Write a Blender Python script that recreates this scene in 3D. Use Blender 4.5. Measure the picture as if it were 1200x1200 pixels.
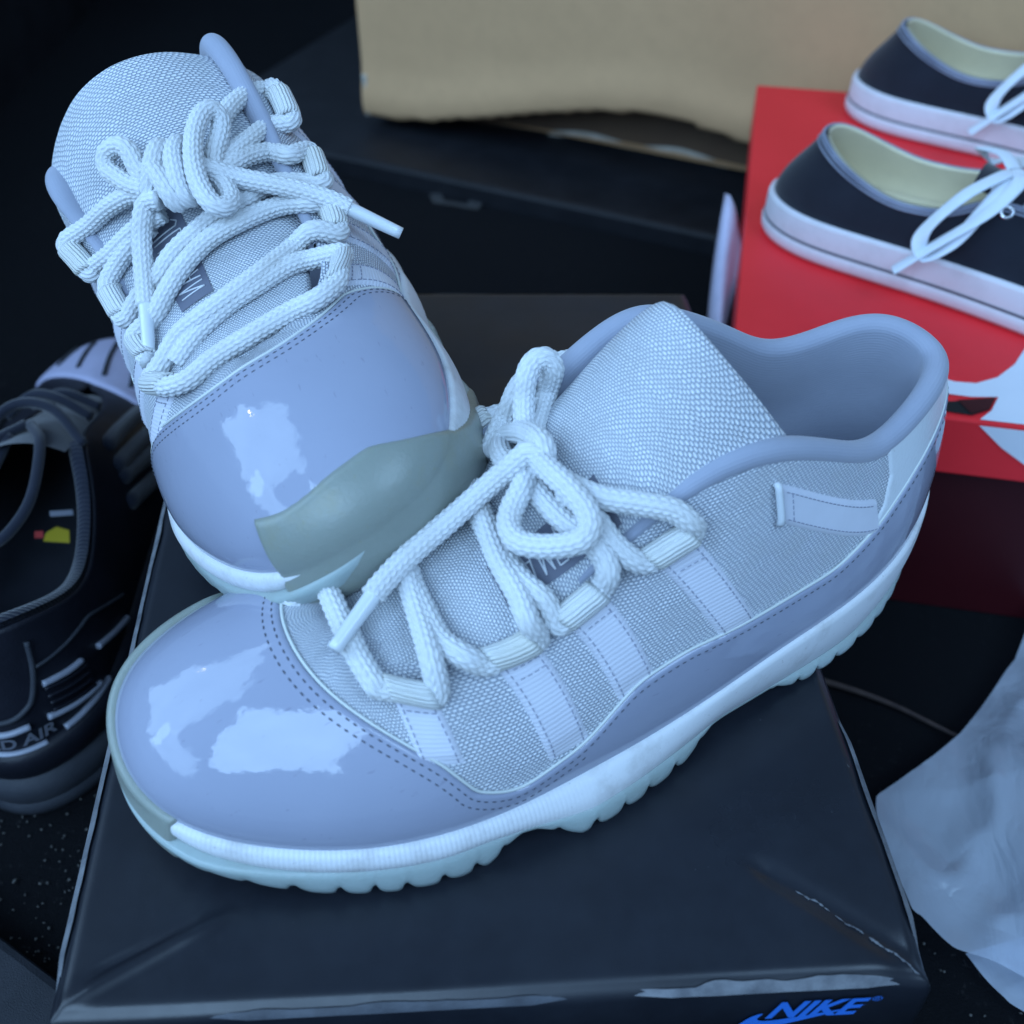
import bpy, bmesh, math, random
import numpy as np
from mathutils import Vector, Matrix
random.seed(4); RNG = np.random.default_rng(7)
for o in list(bpy.data.objects): bpy.data.objects.remove(o)
SC = bpy.context.scene; COL = SC.collection
# ------------------------------------------------------------------ camera (phone held over the box; lid top is z = 0)
FPX = 1300.0; CAMH = 0.33; PITCH = math.atan(1199/FPX)
cd = bpy.data.cameras.new('camera'); cam = bpy.data.objects.new('camera', cd); COL.objects.link(cam)
cam.location = (0, 0, CAMH); cam.rotation_euler = (math.pi/2-PITCH, 0, 0)
cd.sensor_width = 24; cd.lens = 24*FPX/1200; cd.clip_start = .01; cd.clip_end = 50
cd.dof.use_dof = True; cd.dof.focus_distance = .40; cd.dof.aperture_fstop = 6.0
SC.camera = cam
# ------------------------------------------------------------------ world + lamps (daylight coming in through the open hatch)
W = bpy.data.worlds.new('World'); SC.world = W; W.use_nodes = True
bg = W.node_tree.nodes['Background']; bg.inputs[0].default_value = (.36, .61, 1, 1); bg.inputs[1].default_value = .30
def sky_lamp(name, az, el, dist, sx, sy, power, col, seed, target=(-.02, .26, .05)):   # daylight through a gap of the open hatch, ragged where trees stand against the sky
    l = bpy.data.lights.new(name, 'AREA'); l.shape = 'RECTANGLE'; l.size = sx; l.size_y = sy; l.energy = power; l.color = col
    o = bpy.data.objects.new(name, l); COL.objects.link(o); a, e = math.radians(az), math.radians(el); T = Vector(target)
    o.location = T+Vector((math.cos(e)*math.sin(a), math.cos(e)*math.cos(a), math.sin(e)))*dist; o.rotation_euler = (T-o.location).to_track_quat('-Z', 'Y').to_euler()
    l.use_nodes = True; t = l.node_tree; em = t.nodes['Emission']; g = t.nodes.new('ShaderNodeNewGeometry'); n = t.nodes.new('ShaderNodeTexNoise'); n.inputs['Scale'].default_value = 4.5; n.inputs['Detail'].default_value = 9; n.inputs['Roughness'].default_value = .68; n.noise_dimensions = '4D'; n.inputs['W'].default_value = seed
    sep = t.nodes.new('ShaderNodeSeparateXYZ'); t.links.new(g.outputs['Parametric'], n.inputs['Vector']); t.links.new(g.outputs['Parametric'], sep.inputs[0])
    def m(op, x, y):
        q = t.nodes.new('ShaderNodeMath'); q.operation = op
        for k, v in ((0, x), (1, y)):
            if hasattr(v, 'is_output'): t.links.new(v, q.inputs[k])
            else: q.inputs[k].default_value = v
        return q.outputs[0]
    ex = m('MINIMUM', sep.outputs[0], m('SUBTRACT', 1.0, sep.outputs[0])); ey = m('MINIMUM', sep.outputs[1], m('SUBTRACT', 1.0, sep.outputs[1])); ed_ = m('MINIMUM', ex, ey)
    v = m('ADD', m('MULTIPLY', ed_, 2.0), m('MULTIPLY', m('SUBTRACT', n.outputs['Fac'], .5), 1.2)); q = t.nodes.new('ShaderNodeMapRange'); q.interpolation_type = 'SMOOTHSTEP'; q.inputs[1].default_value = .085; q.inputs[2].default_value = .125; t.links.new(v, q.inputs[0])
    n2 = t.nodes.new('ShaderNodeTexNoise'); n2.inputs['Scale'].default_value = 3.0; n2.inputs['Detail'].default_value = 6; t.links.new(g.outputs['Parametric'], n2.inputs['Vector'])
    t.links.new(m('MULTIPLY', q.outputs[0], m('ADD', .70, m('MULTIPLY', n2.outputs['Fac'], .7))), em.inputs['Strength']); return o
SKY = (.40, .66, 1)
sky_lamp('daylight_left', -88, 36, 2.6, 1.7, 2.3, 46.0, SKY, 1.3)
sky_lamp('daylight_rear', -158, 40, 2.6, 1.9, 1.6, 66.0, SKY, 4.1)
sky_lamp('daylight_low', -116, 20, 2.6, 1.9, .75, 16.0, SKY, 2.6)
sky_lamp('daylight_right', 128, 52, 2.6, 1.3, 1.2, 32.0, SKY, 7.7)
gl = bpy.data.lights.new('hatch_lamp', 'POINT'); gl.energy = .5; gl.shadow_soft_size = .02; gl.color = (1, .84, .62); go = bpy.data.objects.new('hatch_lamp', gl); COL.objects.link(go); go.location = (-1.5, .75, 1.15)   # small warm lamp that glints in the patent leather
SC.view_settings.view_transform = 'Standard'; SC.view_settings.look = 'None'; SC.view_settings.gamma = 1; SC.view_settings.exposure = 0
SC.render.engine = 'CYCLES'
#GEO-BEGIN ------------------------------------------------------------ shoe geometry (numpy, millimetres, X heel>toe, Y outer side, Z up)
# station: feather point F, top point T, h (0 = wall runs straight up into the collar, 1 = flat over the forefoot)
ST = [
 ((0,2,40),(8,0,100),0),((10,16,38),(14,12,98),0),((31,30,35),(33,23,94),0),((57,40,33),(55,29,89),0),((81,45,31.5),(74,32,96),0),
 ((104,48,29),(93,33,105),0),((125,51,26.5),(112,33,110),0.05),((146,53,23),(133,31,106),.12),((166,55,21.5),(152,30,95),.25),((185,56,20),(174,31,82),.4),
 ((208,57,19),(204,32,69),.6),((222,57,19.5),(226,25,69),.8),((234,56,20),(238,13,70),.95),((255,51.5,21),(242,4,71),1),((281,40,23),(244,1,71),1),
 ((301,26,26),(245,0,71),1),((313,10,29.5),(245.5,-1,71),1),((316.5,-12,32),(245.5,-2,71),1),((312,-30,32),(245,-3,71),1),((300,-44,28),(244,-4,71),1),
 ((280,-53,24),(243,-6,71),1),((255,-57.5,22),(241.5,-10,71),1),((235,-57,24),(238,-20,70.5),.95),((222,-55.5,27),(225,-35,71),.8),((205,-53,29),(203,-42,75),.6),
 ((180,-49,29),(171,-43,88),.4),((160,-45,28),(150,-44,101),.2),((140,-42,27),(128,-46,113),.08),((115,-39.5,26),(108,-44,118),0),((95,-38,26),(93,-41,113),0),
 ((75,-37,26),(75,-38,103),0),((55,-36,31),(58,-35,94),0),((38,-32.5,33),(42,-32,95),0),((21,-26,36),(27,-27,100),0),((7,-13,39),(14,-15,103),0)]
def gsm(a, s):                                # periodic gaussian smoothing along axis 0, s in samples
    n = int(3*s)+1; k = np.exp(-.5*(np.arange(-n, n+1)/s)**2); k /= k.sum()
    o = np.zeros_like(a)
    for i, w in zip(range(-n, n+1), k): o += w*np.roll(a, i, 0)
    return o
NP = 760
def base_curves(st):
    F = np.array([s[0] for s in st], float); T = np.array([s[1] for s in st], float); H = np.array([s[2] for s in st], float)
    seg = np.linalg.norm(np.roll(F, -1, 0)-F, axis=1); c = np.concatenate([[0], np.cumsum(seg)])
    n = len(st); A = np.zeros((n, n)); h = seg
    data = np.concatenate([F, T, H[:, None]], 1); B = np.zeros((n, data.shape[1]))
    for i in range(n):                        # periodic C2 cubic spline
        im = (i-1) % n; ip = (i+1) % n
        A[i, im] += h[im]; A[i, i] += 2*(h[im]+h[i]); A[i, ip] += h[i]
        B[i] = 6*((data[ip]-data[i])/h[i]-(data[i]-data[im])/h[im])
    M = np.linalg.solve(A, B)
    s = np.linspace(0, c[-1], NP, endpoint=False); i = np.clip(np.searchsorted(c, s, 'right')-1, 0, n-1); ip = (i+1) % n
    a = ((c[i+1]-s)/h[i])[:, None]; b = 1-a; hh = h[i][:, None]**2/6
    D = a*data[i]+b*data[ip]+((a**3-a)*M[i]+(b**3-b)*M[ip])*hh
    D = gsm(D, 5)
    return D[:, :3], D[:, 3:6], np.clip(D[:, 6], 0, 1), s, c
NT = 100; TT = np.linspace(0, 1, NT)
def outward(F):
    t = np.roll(F, -3, 0)-np.roll(F, 3, 0); t[:, 2] = 0; t /= np.linalg.norm(t, axis=1)[:, None]
    return np.stack([-t[:, 1], t[:, 0], 0*t[:, 0]], 1)*1.0
def surf(t, F=None, T=None):                  # t (k,) -> (NP,k,3)
    F = FC if F is None else F; T = TC if T is None else T
    dz = (T-F)[:, 2:3]; zx = np.array([[0, 0, 1.]])
    xy = (F-T)*np.array([1, 1, 0.]); h = HC[:, None]
    B1 = F+OUT*(1.5+2.0*h)+zx*dz*(.36+.06*h)
    B2 = T+h*(xy*.45+zx*(-1.0))+(1-h)*(xy*.22+OUT*3.0-zx*dz*.36)
    t = np.asarray(t)[None, :, None]; u = 1-t
    return u**3*F[:, None]+3*u*u*t*B1[:, None]+3*u*t*t*B2[:, None]+t**3*T[:, None]
def grid_normals(G, per=True):
    du = (np.roll(G, -1, 0)-np.roll(G, 1, 0)) if per else np.gradient(G, axis=0)
    dv = np.gradient(G, axis=1)
    n = np.cross(du, dv); l = np.linalg.norm(n, axis=2, keepdims=True); n = n/np.maximum(l, 1e-9)
    return n
def station_interp(vals):                     # a value at each station -> along the perimeter (linear, smoothed)
    v = np.interp(SP, KN, list(vals)+[vals[0]]); return gsm(v, 4)
def clip_panel(G, N, UV, g, off, w, per=True, dip=-.3):   # keep g>0, split cleanly on g=0, raise by off with a rounded edge of width w
    n, m = g.shape; verts = []; uvs = []; idx = {}; faces = []
    def vid(i, j):
        k = (i, j)
        if k not in idx:
            q = min(g[i, j]/w, 1.); o = dip+(off-dip)*math.sqrt(max(0, 1-(1-q)**2))
            idx[k] = len(verts); verts.append(G[i, j]+N[i, j]*o); uvs.append(UV[i, j])
        return idx[k]
    def eid(a, b):
        k = (a, b) if a < b else (b, a)
        if k not in idx:
            ga, gb = g[k[0]], g[k[1]]; f = ga/(ga-gb)
            p = G[k[0]]*(1-f)+G[k[1]]*f; q = N[k[0]]*(1-f)+N[k[1]]*f; uv = UV[k[0]]*(1-f)+UV[k[1]]*f
            idx[k] = len(verts); verts.append(p+q*dip); uvs.append(uv)
        return idx[k]
    pos = g > 0
    for i in range(n if per else n-1):
        ip = (i+1) % n
        for j in range(m-1):
            c = ((i, j), (ip, j), (ip, j+1), (i, j+1)); s = (pos[c[0]], pos[c[1]], pos[c[2]], pos[c[3]])
            if not any(s): continue
            if all(s): faces.append([vid(*q) for q in c]); continue
            poly = []
            for q in range(4):
                a, b = c[q], c[(q+1) % 4]
                if s[q]: poly.append(vid(*a))
                if s[q] != s[(q+1) % 4]: poly.append(eid(a, b))
            if len(poly) >= 3: faces.append(poly)
    return np.array(verts), faces, np.array(uvs)
def contour(G, N, g, per=True):               # polylines of g=0 with normals
    n, m = g.shape; pos = g > 0; pts = {}; adj = {}
    def e(a, b):
        k = (a, b) if a < b else (b, a)
        if k not in pts:
            f = g[k[0]]/(g[k[0]]-g[k[1]]); pts[k] = (G[k[0]]*(1-f)+G[k[1]]*f, N[k[0]]*(1-f)+N[k[1]]*f)
        return k
    for i in range(n if per else n-1):
        ip = (i+1) % n
        row = pos[i]; row2 = pos[ip]
        mix = np.nonzero((row[:-1] != row[1:]) | (row2[:-1] != row2[1:]) | (row[:-1] != row2[:-1]))[0]
        for j in mix:
            c = ((i, j), (ip, j), (ip, j+1), (i, j+1)); s = [pos[q] for q in c]
            ks = [e(c[q], c[(q+1) % 4]) for q in range(4) if s[q] != s[(q+1) % 4]]
            for a, b in zip(ks[::2], ks[1::2]): adj.setdefault(a, []).append(b); adj.setdefault(b, []).append(a)
    out = []; seen = set()
    for st in sorted(adj, key=lambda k: len(adj[k])):
        if st in seen: continue
        ch = [st]; seen.add(st)
        while True:
            nx = [q for q in adj[ch[-1]] if q not in seen]
            if not nx: break
            ch.append(nx[0]); seen.add(nx[0])
        if len(ch) > 8: out.append((np.array([pts[k][0] for k in ch]), np.array([pts[k][1] for k in ch])))
    return out
def resample(P, step, *extra):
    d = np.concatenate([[0], np.cumsum(np.linalg.norm(np.diff(P, axis=0), axis=1))]); n = max(2, int(round(d[-1]/step))+1)
    s = np.linspace(0, d[-1], n)
    f = lambda A: np.stack([np.interp(s, d, A[:, k]) for k in range(A.shape[1])], 1)
    return (f(P),)+tuple(f(A) for A in extra)
def smooth_open(P, it=8):
    P = P.copy()
    for _ in range(it): P[1:-1] = P[1:-1]*.5+(P[:-2]+P[2:])*.25
    return P
def tongue_grid(TG, nu=150, nv=70):
    d = np.concatenate([[0], np.cumsum(np.linalg.norm(np.diff(TG[:, :3], axis=0), axis=1))]); s = np.linspace(0, d[-1], nu)
    P = np.stack([np.interp(s, d, TG[:, k]) for k in range(6)], 1); P = smooth_open(P, 120)
    v = np.linspace(-1, 1, nv); vv = v[None]
    sh = np.abs(vv)**2.0; e_ = np.clip((s-s[-1]+16)/16, 0, 1); P[:, 3] *= .86+.14*np.sqrt(1-np.minimum(e_, .995)**2.4)
    G = np.stack([P[:, 0:1]-P[:, 5:6]*sh, P[:, 1:2]+P[:, 3:4]*vv, P[:, 2:3]-P[:, 4:5]*sh], 2)
    N = grid_normals(G, False)
    if N[40, 35, 2] < 0: N = -N
    return G, N, s, v
def smax(a, b, k=4.): return np.logaddexp(a*k/10, b*k/10)/(k/10)-math.log(2)/(k/10)*np.exp(-np.abs(a-b)*k/10)
XC0 = 260.
def xcap(y): return XC0-np.abs(y-1)**2.1*.0085
ZB_RAW = [94,88,76,62,55,54,53.5,53,49,34,27,33,45,54,48,45,45,45,45,45,48,54,48,40,37,40,51,54,54,54,54,57,66,79,90]
ZW_L = [-9]*15+[28,33.5,38,43,48,46,34,22]+[-9]*12         # outsole rubber climbing over the inner side of the toe
ZW_R = [-9]*15+[45,47,51,51,42,27,15,8,4]+[-9]*11
TG = np.array([(248,0,65,16,1.5,0),(236,0,68,24,3,0),(220,0,71,31,6,0),(200,0,77,34,9,0),(180,-1,85,37,13,0),(163,-2,96,37,17,0),(149,-3,109,36,22,2),(136,-4,126,35,30,9),(122,-4,145,34,38,26)], float)
def setup_base(st):
    global FC, TC, HC, SP, KN, OUT, S, SN, UVU, UVV, X_, Y_, Z_, UV2
    FC, TC, HC, SP, KN = base_curves(st)
    OUT = -outward(FC)
    if OUT[NP//4, 1] < 0: OUT = -OUT
    OUT = gsm(OUT, 6); OUT /= np.linalg.norm(OUT, axis=1)[:, None]
    S = surf(TT)
    SN = grid_normals(S)
    if SN[NP//5, 30, 1] < 0: SN = -SN
    for k in range(3): SN = gsm(SN, 1.5)
    SN /= np.maximum(np.linalg.norm(SN, axis=2, keepdims=True), 1e-9)
    # arc-length coordinates for the weave
    UVU = np.repeat((SP/SP[-1]*np.linalg.norm(np.roll(FC, -1, 0)-FC, axis=1).sum())[:, None], NT, 1)
    UVV = np.concatenate([np.zeros((NP, 1)), np.cumsum(np.linalg.norm(np.diff(S, axis=1), axis=2), 1)], 1)
    X_, Y_, Z_ = S[..., 0], S[..., 1], S[..., 2]; UV2 = np.stack([UVU, UVV], 2)
def setup(st, tg, zw, xc=260.):
    global XC0, ZB, X_, Y_, Z_, G_PATENT, XS, G_HEEL, ZW, TGG, TGN, TGS, TGV, UV2, PER_L
    XC0 = xc; setup_base(st)
    # --- panel borders -------------------------------------------------------------------------------------------
    #            0  1  2  3  4  5  6  7  8  9 10 11 12 13 14 15 16 17 18 19 20 21 22 23 24 25 26 27 28 29 30 31 32 33 34
    ZB = station_interp(ZB_RAW)
    _w = np.clip((X_-205)/25, 0, 1); G_PATENT = (1-_w)*(ZB[:, None]-Z_)+_w*smax((ZB[:, None]-Z_)*.8, X_-xcap(Y_), 6)
    XS = lambda z: np.interp(z, [45, 52, 60, 68, 78, 90, 110], [90, 78, 63, 54, 51, 53, 55])
    G_HEEL = np.minimum(XS(Z_)-X_, Z_-ZB[:, None]+2.5); G_HEEL = np.where(X_ < 110, G_HEEL, -5)
    ZW = station_interp(zw)
    # --- tongue ---------------------------------------------------------------------------------------------------
    TGG, TGN, TGS, TGV = tongue_grid(tg)
def vary(st, ch):                             # a copy of the station table with shifted points: {index: (dF, dT)}
    o = list(st)
    for k, (a, b) in ch.items(): o[k] = (tuple(np.add(o[k][0], a)), tuple(np.add(o[k][1], b)), o[k][2])
    return o
ST_R = vary(ST, {5: ((0,0,0),(3,4,4)), 6: ((0,0,0),(3,9,8)), 7: ((0,0,0),(3,11,9)), 8: ((0,0,0),(0,7,3)), 9: ((0,0,0),(0,3,0)), 26: ((0,-18,4),(0,-4,4)), 27: ((0,-22,0),(0,-3,12)), 28: ((0,-20,0),(0,-2,14)), 29: ((0,-14,0),(0,-1,10)), 30: ((0,-6,0),(0,0,3)), 19: ((0,0,4),(0,0,0)), 20: ((0,-1,10),(0,0,0)), 21: ((0,-2,13),(0,0,0)), 22: ((0,-3,13),(0,0,0)), 23: ((0,-4,11),(0,0,0)), 24: ((0,-6,9),(0,0,0)), 25: ((0,-14,7),(0,-2,0))})
TG_R = TG.copy(); TG_R[-5:, 3] += [2, 7, 12, 16, 17]; TG_R[-4:, 4] += [2, 3, 0, -5]; TG_R[-1, 5] -= 6
setup(ST, TG, ZW_L)
#GEO-END
# ------------------------------------------------------------------ materials
def mat(name, col, rough=.5, spec=.5, **k):
    m = bpy.data.materials.new(name); m.use_nodes = True; b = m.node_tree.nodes['Principled BSDF']
    b.inputs['Base Color'].default_value = (*col, 1); b.inputs['Roughness'].default_value = rough; b.inputs['Specular IOR Level'].default_value = spec
    for a, v in k.items(): b.inputs[a.replace('_', ' ')].default_value = v
    return m
class NT_:
    def __init__(s, m): s.t = m.node_tree; s.b = s.t.nodes['Principled BSDF']
    def n(s, ty, ins=None, **p):
        q = s.t.nodes.new(ty)
        for a, v in p.items(): setattr(q, a, v)
        for a, v in (ins or {}).items():
            if hasattr(v, 'is_output'): s.t.links.new(v, q.inputs[a])
            else: q.inputs[a].default_value = v
        return q
    def math(s, op, a, b=None, c=None, clamp=False):
        d = {0: a}
        if b is not None: d[1] = b
        if c is not None: d[2] = c
        q = s.n('ShaderNodeMath', d, operation=op); q.use_clamp = clamp; return q.outputs[0]
    def noise(s, scale, detail=4, rough=.55, vec=None, dist=0):
        i = {'Scale': scale, 'Detail': detail, 'Roughness': rough, 'Distortion': dist}
        if vec is not None: i['Vector'] = vec
        return s.n('ShaderNodeTexNoise', i).outputs['Fac']
    def ramp(s, f, stops):
        q = s.n('ShaderNodeValToRGB', {'Fac': f}); e = q.color_ramp.elements
        while len(e) < len(stops): e.new(.5)
        for x, (p, c) in zip(e, stops): x.position = p; x.color = (*c, 1) if len(c) == 3 else c
        return q.outputs[0]
    def fr(s, f, stops): return s.ramp(f, [(p, (v, v, v)) for p, v in stops])
    def obj(s): return s.n('ShaderNodeTexCoord').outputs['Object']
    def uv(s): return s.n('ShaderNodeTexCoord').outputs['UV']
    def mix(s, f, a, b):
        q = s.n('ShaderNodeMix', data_type='RGBA'); 
        for k, v in ((0, f), (6, a), (7, b)):
            if hasattr(v, 'is_output'): s.t.links.new(v, q.inputs[k])
            else: q.inputs[k].default_value = v if k == 0 else (*v, 1)
        return q.outputs[2]
    def set(s, name, v): s.t.links.new(v, s.b.inputs[name])
    def bump(s, h, strength=.3, dist=.001, prev=None):
        i = {'Height': h, 'Strength': strength, 'Distance': dist}
        if prev is not None: i['Normal'] = prev
        q = s.n('ShaderNodeBump', i); return q.outputs[0]
def m_patent():
    m = mat('patent_leather', (.36, .37, .49), .045, .55); k = NT_(m); o = k.obj()
    c = k.mix(k.fr(k.noise(14, 3, .5, o), [(.3, 0), (.7, 1)]), (.32, .345, .45), (.35, .375, .485)); 
    sc = k.fr(k.noise(900, 2, .5, k.n('ShaderNodeMapping', {'Vector': o, 'Scale': (.12, 1, .5), 'Rotation': (0, 0, .5)}).outputs[0]), [(.71, 0), (.74, 1)])
    k.set('Base Color', k.mix(k.math('MULTIPLY', sc, .35), c, (.2, .2, .27)))
    b1 = k.bump(k.noise(48, 4, .6, o), .10, .0022); b2 = k.bump(k.noise(380, 2, .5, o), .05, .0006, b1); k.set('Normal', b2)
    k.set('Roughness', k.fr(k.noise(60, 4, .6, o), [(.35, .03), (.75, .09)])); return m
def m_weave(name='ballistic_mesh', a=(.92, .95, 1.0), g=(.37, .43, .55), pu=1.62, pv=1.08):
    m = mat(name, a, .55, .3); k = NT_(m); uv = k.uv()
    wob = k.n('ShaderNodeTexNoise', {'Vector': uv, 'Scale': .12, 'Detail': 2}); 
    w2 = k.n('ShaderNodeVectorMath', {0: wob.outputs['Color'], 1: (.5, .5, .5)}, operation='SUBTRACT').outputs[0]
    w3 = k.n('ShaderNodeVectorMath', {0: w2, 'Scale': 2.2}, operation='SCALE').outputs[0]
    sp = k.n('ShaderNodeSeparateXYZ', {0: k.n('ShaderNodeVectorMath', {0: uv, 1: w3}, operation='ADD').outputs[0]})
    u = k.math('DIVIDE', sp.outputs[0], pu); v = k.math('DIVIDE', sp.outputs[1], pv)
    row = k.math('FLOOR', v); us = k.math('ADD', u, k.math('MULTIPLY', k.math('FLOORED_MODULO', row, 2), .5))
    fu = k.math('SUBTRACT', k.math('FRACT', us), .5); fv = k.math('SUBTRACT', k.math('FRACT', v), .5)
    # one pillow of yarn per cell, a bit longer than wide
    d = k.math('ADD', k.math('POWER', k.math('ABSOLUTE', k.math('MULTIPLY', fu, 2.0)), 2.4), k.math('POWER', k.math('ABSOLUTE', k.math('MULTIPLY', fv, 2.0)), 2.4))
    h = k.math('SUBTRACT', 1.0, d, clamp=True); h = k.math('POWER', h, .6)
    fine = k.math('SINE', k.math('MULTIPLY', sp.outputs[1], 22.0))
    cell = k.n('ShaderNodeTexWhiteNoise', {'Vector': k.n('ShaderNodeCombineXYZ', {0: k.math('FLOOR', us), 1: row}).outputs[0]}, noise_dimensions='2D').outputs['Value']
    big = k.noise(.035, 4, .6, uv)
    col = k.mix(h, g, a); col = k.mix(k.math('MULTIPLY', cell, .16), col, (.42, .46, .53)); col = k.mix(k.fr(big, [(.45, 0), (.75, .25)]), col, (.52, .52, .50))  # gaps between yarns darkened in the colour, in place of their shade
    k.set('Base Color', col)
    hh = k.math('ADD', k.math('MULTIPLY', h, 1.0), k.math('MULTIPLY', fine, .04)); hh = k.math('ADD', hh, k.math('MULTIPLY', cell, .12))
    k.set('Normal', k.bump(hh, .8, .0009)); return m
def m_lace():
    m = mat('lace_cord', (.72, .74, .77), .75, .2); k = NT_(m); o = k.obj()
    k.set('Base Color', k.mix(k.fr(k.noise(60, 5, .65, o), [(.45, 0), (.8, 1)]), (.72, .745, .77), (.60, .61, .60)))
    k.set('Normal', k.bump(k.noise(2600, 3, .6, o), .35, .0004)); k.b.inputs['Sheen Weight'].default_value = .25; return m
def m_fabric(name, col, col2, rib=None, rough=.85, amp=.5):
    m = mat(name, col, rough, .15); k = NT_(m); o = k.obj()
    k.set('Base Color', k.mix(k.fr(k.noise(35, 5, .6, o), [(.35, 0), (.75, 1)]), col, col2))
    h = k.noise(1500, 3, .6, o)
    if rib:
        sp = k.n('ShaderNodeSeparateXYZ', {0: k.uv()}); 
        w = k.math('SINE', k.math('ADD', k.math('MULTIPLY', sp.outputs[rib[0]], rib[1]), k.math('MULTIPLY', k.noise(.25, 2, .5, k.uv()), 3.0))); h = k.math('ADD', k.math('MULTIPLY', h, .35), k.math('MULTIPLY', w, .5))
    k.set('Normal', k.bump(h, amp, .0006)); k.b.inputs['Sheen Weight'].default_value = .3; return m
def m_rubber(name, col, dirt, rough=.45, rib=None, sss=0, scale=40):
    m = mat(name, col, rough, .4); k = NT_(m); o = k.obj()
    d = k.fr(k.noise(scale, 6, .68, o), [(.52, 0), (.78, .75)])
    spk = k.fr(k.noise(420, 3, .5, o), [(.68, 0), (.74, .7)]); d = k.math('MAXIMUM', d, k.math('MULTIPLY', spk, .6))
    k.set('Base Color', k.mix(d, col, dirt)); h = k.noise(700, 3, .6, o)
    if rib:
        sp = k.n('ShaderNodeSeparateXYZ', {0: k.uv()}); ox = k.n('ShaderNodeSeparateXYZ', {0: o}).outputs[0]; fore = k.fr(ox, [(.17, 0), (.21, 1)]); h = k.math('ADD', k.math('MULTIPLY', h, .3), k.math('MULTIPLY', k.math('MULTIPLY', k.math('SINE', k.math('MULTIPLY', sp.outputs[0], rib)), .28), fore))
    k.set('Normal', k.bump(h, .25, .0006))
    if sss:
        k.b.inputs['Subsurface Weight'].default_value = sss; k.b.inputs['Subsurface Radius'].default_value = (.004, .006, .006); k.b.inputs['Subsurface Scale'].default_value = 1
    return m
M = {}
M['patent'] = m_patent(); M['weave'] = m_weave(); M['weave_tongue'] = m_weave('tongue_mesh', (.94, .97, 1.0), (.40, .46, .58), 1.4, .98)
M['lace'] = m_lace(); M['lining'] = m_fabric('grey_lining', (.32, .35, .44), (.36, .39, .48), (1, 5.2), .85, .12); M['strap'] = m_fabric('webbing', (.70, .72, .81), (.63, .65, .74), (1, 4.2), .5, .25); M['strap_smooth'] = m_fabric('smooth_strap', (.68, .70, .79), (.60, .62, .70), None, .55, .2)
M['loop'] = m_fabric('cream_webbing', (.76, .79, .80), (.70, .70, .62), (1, 4.2), .5, .8)
M['heel_strip'] = m_rubber('white_leather', (.70, .74, .78), (.55, .57, .58), .25)
M['midsole'] = m_rubber('white_foam', (.74, .76, .79), (.40, .39, .38), .5, rib=4.0)
M['outsole'] = m_rubber('icy_rubber', (.36, .44, .44), (.30, .35, .32), .3, sss=.25)
M['wrap'] = m_rubber('yellowed_icy_rubber', (.27, .30, .27), (.28, .28, .18), .3, sss=.25)
M['thread'] = mat('dark_thread', (.09, .10, .13), .8); M['thread_light'] = mat('grey_thread', (.33, .35, .45), .8); M['piping'] = mat('cream_piping', (.66, .70, .68), .4)
M['label'] = mat('grey_label', (.13, .14, .19), .6); M['ink_white'] = mat('white_print', (.7, .72, .76), .6)
M['aglet'] = mat('aglet_film', (.72, .76, .80), .18, .6)
# ------------------------------------------------------------------ mesh helpers
def mesh_obj(name, V, Fc, material, parent=None, uv=None, smooth=True, scale=.001, flip=False, mirror=False):
    V = np.asarray(V, float)*scale
    if mirror: V = V*np.array([1, -1, 1])
    if flip ^ mirror: Fc = [list(f)[::-1] for f in Fc]
    me = bpy.data.meshes.new(name); me.from_pydata(V.tolist(), [], [list(map(int, f)) for f in Fc])
    if uv is not None:
        l = me.uv_layers.new(name='UVMap'); vi = np.empty(len(me.loops), np.int32); me.loops.foreach_get('vertex_index', vi)
        l.data.foreach_set('uv', np.asarray(uv, np.float32)[vi].ravel())
    if smooth: me.polygons.foreach_set('use_smooth', np.ones(len(me.polygons), bool))
    me.materials.append(material); me.update()
    o = bpy.data.objects.new(name, me); COL.objects.link(o)
    if parent is not None: o.parent = parent
    return o
def grid_faces(n, m, per=False):
    i = np.arange(n if per else n-1)[:, None]; j = np.arange(m-1)[None]; ip = (i+1) % n
    return np.stack([i*m+j, ip*m+j, ip*m+j+1, i*m+j+1], 2).reshape(-1, 4).tolist()
def frames(P):
    T = np.gradient(P, axis=0); T /= np.maximum(np.linalg.norm(T, axis=1)[:, None], 1e-9)
    a = np.array([0, 0, 1.]) if abs(T[0, 2]) < .9 else np.array([1., 0, 0]); n = np.cross(T[0], a); n /= np.linalg.norm(n); N = [n]
    for i in range(1, len(P)):
        n = N[-1]-T[i]*(N[-1]@T[i]); n /= np.linalg.norm(n); N.append(n)
    N = np.array(N); return T, N, np.cross(T, N)
def tube(P, r, seg=12, cap=True):
    T, N, B = frames(P); a = np.linspace(0, 2*np.pi, seg, endpoint=False); r = np.broadcast_to(r, (len(P),))
    V = P[:, None]+r[:, None, None]*(np.cos(a)[None, :, None]*N[:, None]+np.sin(a)[None, :, None]*B[:, None])
    n = len(P); V = V.reshape(-1, 3); Fc = [[i*seg+j, i*seg+(j+1) % seg, (i+1)*seg+(j+1) % seg, (i+1)*seg+j] for i in range(n-1) for j in range(seg)]
    if cap: Fc += [list(range(seg))[::-1], [(n-1)*seg+j for j in range(seg)]]
    return V, Fc
def crom(P, n=12):                            # Catmull-Rom through control points
    P = np.asarray(P, float); Q = np.concatenate([[2*P[0]-P[1]], P, [2*P[-1]-P[-2]]]); out = []
    for i in range(len(P)-1):
        a, b, c, d = Q[i:i+4]; t = np.linspace(0, 1, n, endpoint=False)[:, None]
        out.append(.5*((2*b)+(-a+c)*t+(2*a-5*b+4*c-d)*t*t+(-a+3*b-3*c+d)*t**3))
    return np.concatenate(out+[P[-1:]])
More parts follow.
